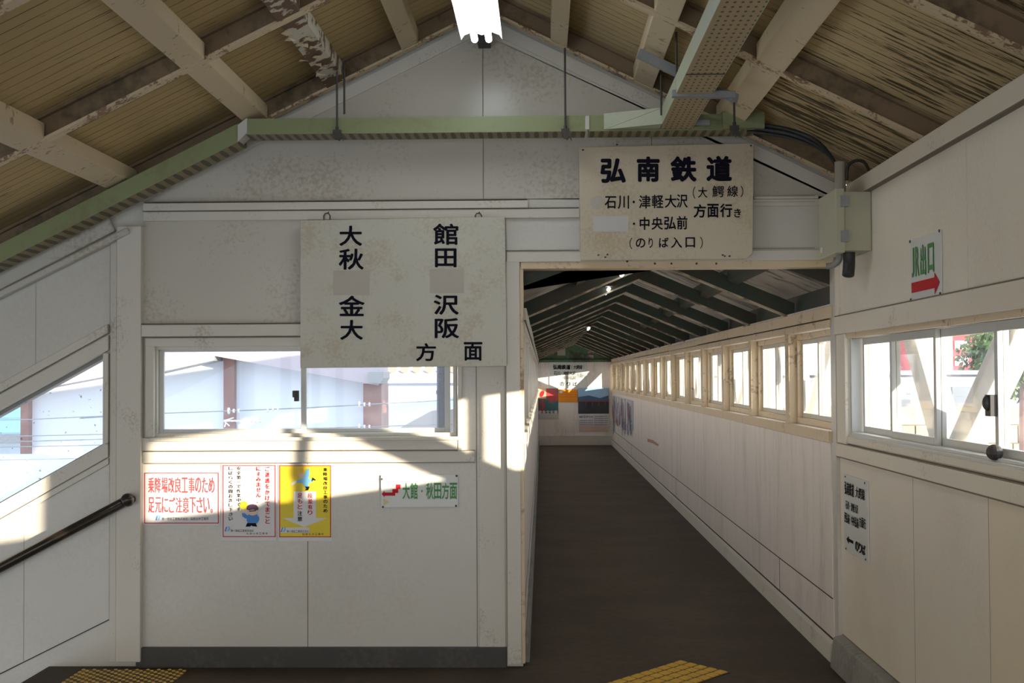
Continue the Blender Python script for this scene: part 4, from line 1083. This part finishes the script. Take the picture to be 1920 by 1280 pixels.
for i in range(nr):
    for j in range(ncol):
        c0 = pk + v_ * (Wm * (i + .12) / nr) + u_ * (Lm * (j + .08) / ncol)
        c1 = v_ * (Wm * .76 / nr); c2 = u_ * (Lm * .84 / ncol)
        base = [Vector((p.x, p.y, .005)) for p in (c0, c0 + c1, c0 + c1 + c2, c0 + c2)]
        ctr = sum(base, Vector()) / 4; topq = [ctr + (p - ctr) * .72 + Vector((0, 0, .006)) for p in base]
        n = len(cells.v); cells.v += [tuple(p) for p in base + topq]
        for f_ in ((4, 5, 6, 7), (0, 1, 5, 4), (1, 2, 6, 5), (2, 3, 7, 6), (3, 0, 4, 7)): cells.f.append(tuple(n + k for k in f_)); cells.mi.append(0)
cells.build('raised_bar', M_MAT, ym)

# ------------------------------------------------------------------ far wall posters and torn posters
YQ = YF - .02
def far_rect(m, l, t, r, b, Y=YQ):
    o, u, w = wall_box(l, t, r, b, Y); m.prism([o, o + u, o + u + w, o + w], (0, .004, 0)); return m
r = empty('boarding_sign', P(1065, 726, YQ), 'large white railway boarding sign at the far end of the corridor', 'sign')
far_rect(MB(), 1030, 679, 1101, 728).build('board', M_PLATE, r)
m = MB(); YT = YQ - .003
put_line(m, '弘南鉄道', *wall_box(1037, 683.5, 1069.5, 692.5, YT), wt=.04, fill=1.0); put_line(m, '大鰐線', *wall_box(1075, 684, 1092, 692, YT), wt=.02, fill=1.0)
put_glyph(m, '（', *wall_box(1071.5, 684, 1073, 692, YT)); put_glyph(m, '）', *wall_box(1093.5, 684, 1095, 692, YT))
put_line(m, '石川・津軽大沢', *wall_box(1038.5, 696, 1079, 703, YT), wt=.02, fill=1.0); put_line(m, '中央弘前', *wall_box(1056, 704.5, 1080, 711.5, YT), wt=.0, fill=1.0)
put_line(m, '方面行', *wall_box(1081, 700, 1098, 707.5, YT), wt=.0, fill=1.0); put_line(m, 'のりば', *wall_box(1048, 716, 1084, 723.5, YT), wt=.01, fill=.6)
m.build('lettering', M_BLACK, r)
r = empty('festival_poster', P(1027, 786, YQ), 'colourful red and teal culture festival poster at the corridor end', 'poster')
far_rect(MB(), 1008.3, 728, 1046.6, 785.6).build('paper', worn('festival_print', (.50, .07, .07), (.05, .16, .18), 1, nscale=2.6, fine=9, lo=.50, hi=.56, tint=.5), r)
far_rect(MB(), 1008.3, 775, 1046.6, 785.6, YQ - .003).build('lower_band', M_PATCHW, r)
far_rect(MB(), 1008.3, 728, 1024, 747, YQ - .003).build('pale_corner', plain('peach_ink', (.8, .5, .33), .6), r)
m = MB(); c = P(1016, 738, YQ - .007); m.prism([(c.x + .06 * math.cos(k * .5), c.y, c.z + .075 * math.sin(k * .5 + .4)) for k in range(12)], (0, .003, 0)); m.build('red_spot', M_RED, r)
m = MB(); put_line(m, '総合文化祭', *wall_box(1008.6, 769, 1046, 776, YQ - .008), wt=.04, fill=.9); m.build('lettering', M_PAPER, r)
r = empty('orange_notice', P(1065, 754, YQ), 'small orange notice below the far railway sign', 'notice')
far_rect(MB(), 1047, 730, 1082.6, 753.8).build('paper', plain('orange_paper', (.85, .30, .01), .6), r)
m = MB()
for yy_ in (735, 739.5, 744): 
    o, u, w = wall_box(1049, yy_ - 1, 1081, yy_ + .6, YT); put_line(m, 'この先工事のため足元注意', o, u, w, wt=.0)
m.build('lettering', M_RED, r); far_rect(MB(), 1049, 732, 1055, 736.5, YT - .001).build('white_box', M_PAPER, r)
r = empty('scenery_poster', P(1113, 808, YQ), 'blue landscape poster with a white text panel at the corridor end', 'poster')
far_rect(MB(), 1084, 727, 1141.6, 775).build('photo_print', plain('dark_river_print', (.03, .035, .04), .4, var=.6, scale=4), r)
far_rect(MB(), 1084, 727, 1141.6, 748, YQ - .003).build('sky_print', plain('sky_print', (.30, .48, .66), .4, var=.25, scale=3), r)
m = MB(); m.prism([P(1084, 744, YQ - .007), P(1084, 751, YQ - .007), P(1118, 751, YQ - .007), P(1141, 751, YQ - .007), P(1141, 741, YQ - .007), P(1125, 746, YQ - .007), P(1104, 741, YQ - .007)], (0, .003, 0)); m.build('hill_print', plain('hill_print', (.06, .11, .19), .5), r)
m = MB(); far_rect(m, 1084, 751, 1141.6, 753, YQ - .008); 
for px in (1098, 1110, 1122, 1134): far_rect(m, px, 753, px + 1.5, 761, YQ - .008)
m.build('bridge_print', plain('red_bridge_print', (.25, .05, .06), .5), r)
far_rect(MB(), 1084, 776, 1141.6, 799).build('text_panel', M_PAPER, r)
m = MB(); put_line(m, '弘前フェスティバル', *wall_box(1086, 779, 1112, 783, YT), wt=.03); 
for yy_ in (779, 783, 787, 791, 795): put_line(m, '日程会場時間内容案内', *wall_box(1114, yy_, 1140, yy_ + 2.2, YT))
for yy_ in (787, 791, 795): put_line(m, '主催後援協力団体名', *wall_box(1086, yy_, 1112, yy_ + 2, YT))
m.build('lettering', M_BLACK, r)
far_rect(MB(), 1086, 799.5, 1141.6, 808).build('peach_strip', plain('peach_strip', (.70, .50, .38), .6, var=.2, scale=4), r)

def torn(px0, px1, ztop, zbot, label, seed):
    Xp = XC - .012; ya = XC * F / (px0 - 1017); yb = XC * F / (px1 - 1017)
    r = empty('torn_poster', (Xp, (ya + yb) / 2, zbot), label, 'poster', 'torn posters on the corridor wall')
    rg = rng(seed); cols = [plain('print_blue', (.10, .15, .33), .6), M_PAPER, plain('print_dark', (.06, .06, .08), .6), plain('print_pale', (.50, .50, .58), .6), plain('print_pink', (.30, .16, .15), .6)]
    MB().box(Xp + .001, XC - .005, yb, ya, zbot + .12, ztop).build('backing_paper', cols[3], r)
    for ci, cm in enumerate(cols):
        for i in range(6):
            m = MB()
            y = rg.uniform(yb, ya - .1); w = rg.uniform(.05, .3); zt = rg.uniform(ztop - .5, ztop); zb_ = max(zbot, zt - rg.uniform(.1, .45))
            m.prism([(Xp - .002 - ci * .0012 - i * .00015, y, zt), (Xp - .002 - ci * .0012 - i * .00015, y + w * .5, zt + .01), (Xp - .002 - ci * .0012 - i * .00015, min(ya, y + w), zt - rg.uniform(0, .06)), (Xp - .002 - ci * .0012 - i * .00015, min(ya, y + w * rg.uniform(.6, 1.1)), zb_), (Xp - .002 - ci * .0012 - i * .00015, y + w * .2, zb_ + rg.uniform(-.04, .05))], (.0008, 0, 0))
            m.build('torn_strip', cm, r)
torn(1148.5, 1152, 1.15, .25, 'narrow torn poster in the far corner of the corridor', 1)
torn(1153, 1162, 1.16, .55, 'dark blue torn poster second from the far corner', 2)
torn(1163.5, 1173, 1.16, .42, 'white and blue torn poster third from the far corner', 5)
torn(1175, 1187, 1.16, .50, 'shredded white poster nearest the opening on the corridor wall', 4)
m = MB(); pts = [(1214, 822), (1224, 825), (1235, 833), (1233, 836), (1222, 830), (1214, 828)]
m.prism([PX(a, b, XC - .008) for a, b in pts], (.002, 0, 0)); tag(m.build('brown_tape', plain('brown_tape', (.42, .22, .12), .6)), 'brown strip of peeled tape low on the corridor wall', 'tape')

# ------------------------------------------------------------------ bridge truss outside the sunny side
TXP = 1.81
for k in range(-2, 9):
    y = 7.14 + 3.1 * k if k < 1 else 10.24 + 2.95 * (k - 1)
    r = empty('truss_panel', (TXP, y, 1.0), 'white steel truss bay outside the building, %s from the rear end' % ORD[k + 2], 'truss', 'white truss bays outside the sunny side')
    MB().box(TXP - .05, TXP + .05, y - .07, y + .07, 1.10, 2.36).build('post', M_WHITESTEEL, r, bevel=.004)
    for a_, b_, w_ in ((-.17, -1.32, -.21), (.03, 1.76, .23)):
        MB().prism([(TXP - .05, y + a_, 2.36), (TXP - .05, y + a_ + w_, 2.36), (TXP - .05, y + b_ + w_ * (1 if b_ < 0 else 1), 1.10), (TXP - .05, y + b_, 1.10)], (.10, 0, 0)).build('diagonal', M_WHITESTEEL, r, bevel=.004)
    MB().box(TXP - .06, TXP + .06, y - 1.47, y + 1.47, .92, 1.099).build('chord', M_WHITESTEEL, r)


# ------------------------------------------------------------------ world outside
M_FACADE = plain('pale_facade', (.68, .74, .82), .8, var=.04, scale=.6)
M_FASCIA = plain('pink_fascia', (.42, .37, .40), .6, var=.06, scale=1)
M_BROWN = worn('brown_post', (.20, .09, .08), (.33, .20, .18), .7, nscale=1, fine=5, lo=.45, hi=.6)
M_TEAL = boards('teal_corrugated_sheet', (.30, .55, .62), (.08, .2, .25), (.3, .5, .55), pitch=.3, axis=2, peel=.0)
gd_ = MB().box(-120, 120, -60, 220, -6.2, -6.0)
tag(gd_.build('ground', plain('station_ground', (.42, .42, .42), .9, var=.2, scale=.5)), 'station yard far below the windows', 'ground', kind='structure')

YH = 20.0
h1_ = empty('gabled_building', P(420, 900, YH), 'pale gabled building with brown posts across the tracks', 'building')
ap = P(418, 668, YH); le = P(40, 752, YH); re = P(716, 722, YH)
kl = (ap.z - P(290, 692, YH).z) / (ap.x - P(290, 692, YH).x); kr = (ap.z - re.z) / (ap.x - re.x)
def rl_(x): return ap.z + kl * (x - ap.x) if x < ap.x else ap.z + kr * (x - ap.x)
xl_ = P(52, 760, YH).x; xr_ = P(700, 700, YH).x
MB().prism([(xl_, YH, -6), (xr_, YH, -6), (xr_, YH, rl_(xr_)), (ap.x, YH, ap.z), (xl_, YH, rl_(xl_))], (0, .9, 0)).build('wall', M_FACADE, h1_)
m = MB(); ext = .12
for a_, b__ in ((xl_ - .6, ap.x), (ap.x, re.x)):
    m.prism([(a_, YH - .5, rl_(a_)), (b__, YH - .5, rl_(b__)), (b__, YH - .5, rl_(b__) + .42), (a_, YH - .5, rl_(a_) + .42)], (0, 1.3, 0))
m.build('roof_fascia', M_FASCIA, h1_)
m = MB(); m.prism([(P(290, 693, YH - .52).x, YH - .55, rl_(P(290, 693, YH).x) - .07), (ap.x, YH - .55, ap.z - .07), (ap.x, YH - .55, ap.z), (P(290, 693, YH).x, YH - .55, rl_(P(290, 693, YH).x))], (0, .55, 0)); m.build('gutter', M_STEEL, h1_)
for l, r_, t_ in ((420, 440, 667), (40, 55, 745)):
    a = P(l, t_, YH - .12); b = P(r_, t_, YH - .12); MB().box(a.x, b.x, YH - .15, YH, -6, rl_((a.x + b.x) / 2)).build('post', M_BROWN, h1_)
a = P(684, 719, YH - .12); b = P(718, 719, YH - .12); MB().box(a.x, b.x, YH - .3, YH + .6, -6, a.z).build('post', M_BROWN, h1_)
a = P(690, 697, YH - .7); b = P(719, 719, YH - .7); m = MB().prism([(a.x, YH - .7, b.z + .02), (b.x - .05, YH - .7, b.z), (b.x, YH - .7, b.z + .08), (b.x, YH - .7, a.z), (a.x, YH - .7, a.z)], (0, .8, 0)); m.build('gutter_end', M_STEEL, h1_)

h2_ = empty('flat_building', P(760, 900, 45), 'sunlit white building with pink eaves behind the gabled one', 'building')
a = P(760, 718, 45)
MB().box(-9, 1.5, 45, 52, -6, a.z).build('wall', M_FACADE, h2_)
a2 = P(760, 695, 45); MB().box(-9, 1.5, 44.4, 52, a.z, a2.z).build('fascia', M_FASCIA, h2_)
m = MB(); 
for i in range(25):
    xx = -8.9 + i * .42; m.tube([(xx, 44.3, a2.z + .06), (xx, 47, a2.z + .9)], .15, 8)
m.build('roof_tiles', plain('red_tiles', (.45, .25, .20), .6), h2_)
m = MB(); A = P(735, 810, 15); B = P(830, 758, 15); B2 = P(838, 754, 15)
m.prism([A, B2, B2 + Vector((0, 0, -.10)), A + Vector((.1, 0, -.10))], (0, .3, 0)); 
m.prism([A + Vector((.1, 0, -.1)), B2 + Vector((0, 0, -.1)), B2 + Vector((.2, 0, -2.5)), A + Vector((0, 0, -2.5))], (0, 3, 0))
tag(m.build('platform_roof', plain('grey_roof_metal', (.35, .34, .35), .5, var=.15, scale=2)), 'grey sloping roof edge seen low in the front window', 'roof', kind='thing')

h3_ = empty('teal_building', P(10, 900, 23), 'teal corrugated building beyond the stairs window', 'building')
a = P(58, 818, 23); b = P(58, 870, 23); xw = P(-500, 800, 23).x
MB().box(xw, a.x, 23.5, 30, -6, a.z).build('wall', M_FACADE, h3_)
m = MB().prism([(xw, 22.9, a.z), (a.x, 22.9, a.z), (a.x, 27, a.z + 2.2), (xw, 27, a.z + 2.2)], (0, .0, .08)); m.build('roof', M_TEAL, h3_)
MB().box(xw, a.x, 22.85, 22.95, a.z - .12, a.z + .05).build('fascia', M_STEEL, h3_)
m = MB(); c = P(105, 866, 14); c0 = P(105, 960, 12)
m.prism([(xw, 14.5, c.z), (c.x + 1.2, 14.5, c.z), (c0.x + 1, 9.8, c0.z - .45), (xw, 9.8, c0.z - .45)], (0, 0, .06)); 
tag(m.build('platform_roof', plain('pale_blue_roof_sheet', (.42, .48, .56), .5, var=.1, scale=3)), 'pale blue metal roof low outside the stairs window', 'roof', kind='thing')

def wire(pts, r, label, ins=()):
    w = empty('overhead_wire', pts[0], label, 'wire', 'railway wires outside the front windows')
    MB().tube(pts, r, 6).build('cable', M_STEEL, w)
    for c in ins:
        m = MB()
        for k in range(3): m.tube([Vector(c) + Vector((-.05 + k * .05, 0, 0)), Vector(c) + Vector((-.035 + k * .05, 0, 0))], .032 if k == 0 else .02, 10)
        m.build('insulator', M_PAPER, w)
YW = 13.
wire([P(150, 784, YW), P(290, 775, YW), P(435, 770, YW), P(560, 765, YW), P(690, 758, YW), P(980, 742, YW)], .006, 'wire with white insulators crossing the front window', [P(437, 770, YW), P(511, 767, YW), P(682, 758, YW)])
wire([P(400, 806, YW), P(690, 800, YW), P(980, 790, YW)], .005, 'thin lower wire crossing the right pane of the front window', [P(682, 800, YW)])
for i, (y0_, y1_) in enumerate(((786, 778), (817, 813), (827, 822), (837, 833), (861, 858))):
    wire([P(-200, y0_ + 5, YW), P(56, y0_, YW), P(230, y1_, YW)], .005, 'thin wire outside the stairs window, %s from the top' % ORD[i])
an = empty('roof_antenna', P(448, 805, 12), 'small television antenna outside the front window', 'antenna')
m = MB().tube([P(420, 788, 12), P(492, 790, 12)], .008, 6).tube([P(449, 795, 12), P(449, 880, 12)], .012, 6)
m.build('mast_and_boom', M_PAPER, an)
m = MB()
for i in range(9): 
    c = P(424 + i * 8, 789, 12); m.tube([c + Vector((0, -.12, .0)), c + Vector((0, .12, 0))], .004, 5)
m.build('elements', M_PAPER, an)
m = MB().tube([P(421, 800, 12), P(425, 787, 12), P(438, 783, 12)], .006, 5).tube([P(421, 790, 12), P(430, 798, 12)], .006, 5); m.build('reflector', M_PAPER, an)

# sunny side: block wall, pale building, red building, trees
def px_at(px, py, X): return PX(px, py, X)
YBW = 30.0
bw = MB(); rg = rng(8)
za = P(1780, 762, YBW).z
row_h = .42; z = za; k = 0
while z > za - 5 * row_h:
    x = 3.2 + (k % 2) * .4
    while x < 14:
        L = rg.uniform(.5, 1.1); bw.box(x + .015, x + L - .015, YBW, YBW + .5, z - row_h + .012, z - .012); x += L
    z -= row_h; k += 1
bw.box(3.2, 14, YBW + .1, YBW + .5, -6, za - .05)
tag(bw.build('block_wall', worn('stone_blocks', (.42, .36, .25), (.3, .26, .18), .5, nscale=1, fine=4)), 'yellowish block wall seen through the side windows', 'block wall')
pb = empty('pale_building', (8, 38, -6), 'pale grey building behind the block wall', 'building')
zt_ = P(1780, 702, 38).z
MB().box(2.8, 24, 38, 46, -6, zt_).build('wall', plain('grey_white_facade', (.38, .41, .46), .8, var=.1, scale=.5), pb)
for i in range(9):
    MB().box(3.4 + i * 2.1, 4.3 + i * 2.1, 37.95, 38, za - .4, zt_ - .35).build('window', plain('dark_glazing', (.22, .25, .28), .2), pb)
MB().box(2.8, 24, 37.6, 46, zt_, zt_ + .12).build('roof', M_FASCIA, pb)
rb = empty('red_building', (30, 90, -6), 'tall red building with white window bands in the distance', 'building')
MB().box(P(1740, 660, 90).x, P(1858, 660, 90).x, 90, 99, -6, 9).build('wall', plain('red_facade', (.50, .05, .07), .7), rb)
for i in range(3):
    for j in range(5):
        x = P(1752 + i * 38, 660, 90).x; MB().box(x, x + .9, 89.9, 90, 2.2 + j * 1.1, 2.8 + j * 1.1).build('window', M_PAPER, rb)
MB().box(P(1762, 660, 90).x, P(1782, 660, 90).x, 89.5, 90, -6, 8).build('white_stair_tower', M_PAPER, rb)

def tree(x, y, z, r, label, seed):
    t = empty('leafy_tree', (x, y, -6), label, 'tree', 'trees outside the sunny side')
    MB().tube([(x, y, -6), (x + .1, y, z - r * .3), (x, y + .1, z + r * .4)], [.22, .14, .05], 8).build('trunk', M_BROWN, t)
    m = MB(); rg = rng(seed)
    for i in range(900):
        d = Vector((rg.gauss(0, 1), rg.gauss(0, 1), rg.gauss(0, 1))).normalized() * r * rg.uniform(.35, 1.0)
        c = Vector((x, y, z)) + d; s = .12 * r
        a = Vector((rg.uniform(-1, 1), rg.uniform(-1, 1), rg.uniform(-1, 1))).normalized(); b = a.orthogonal().normalized()
        m.quad(c - a * s, c - b * s * .6, c + a * s, c + b * s * .6)
    m.build('foliage', plain('tree_leaves', (.10, .16, .05), .7, var=.3, scale=3), t)
c = P(1848, 668, 60); tree(c.x, c.y, c.z, 1.3, 'leafy tree in front of the red building', 1)
c = P(1915, 668, 27); tree(c.x, c.y, c.z, .9, 'leafy tree at the edge of the side window view', 2)
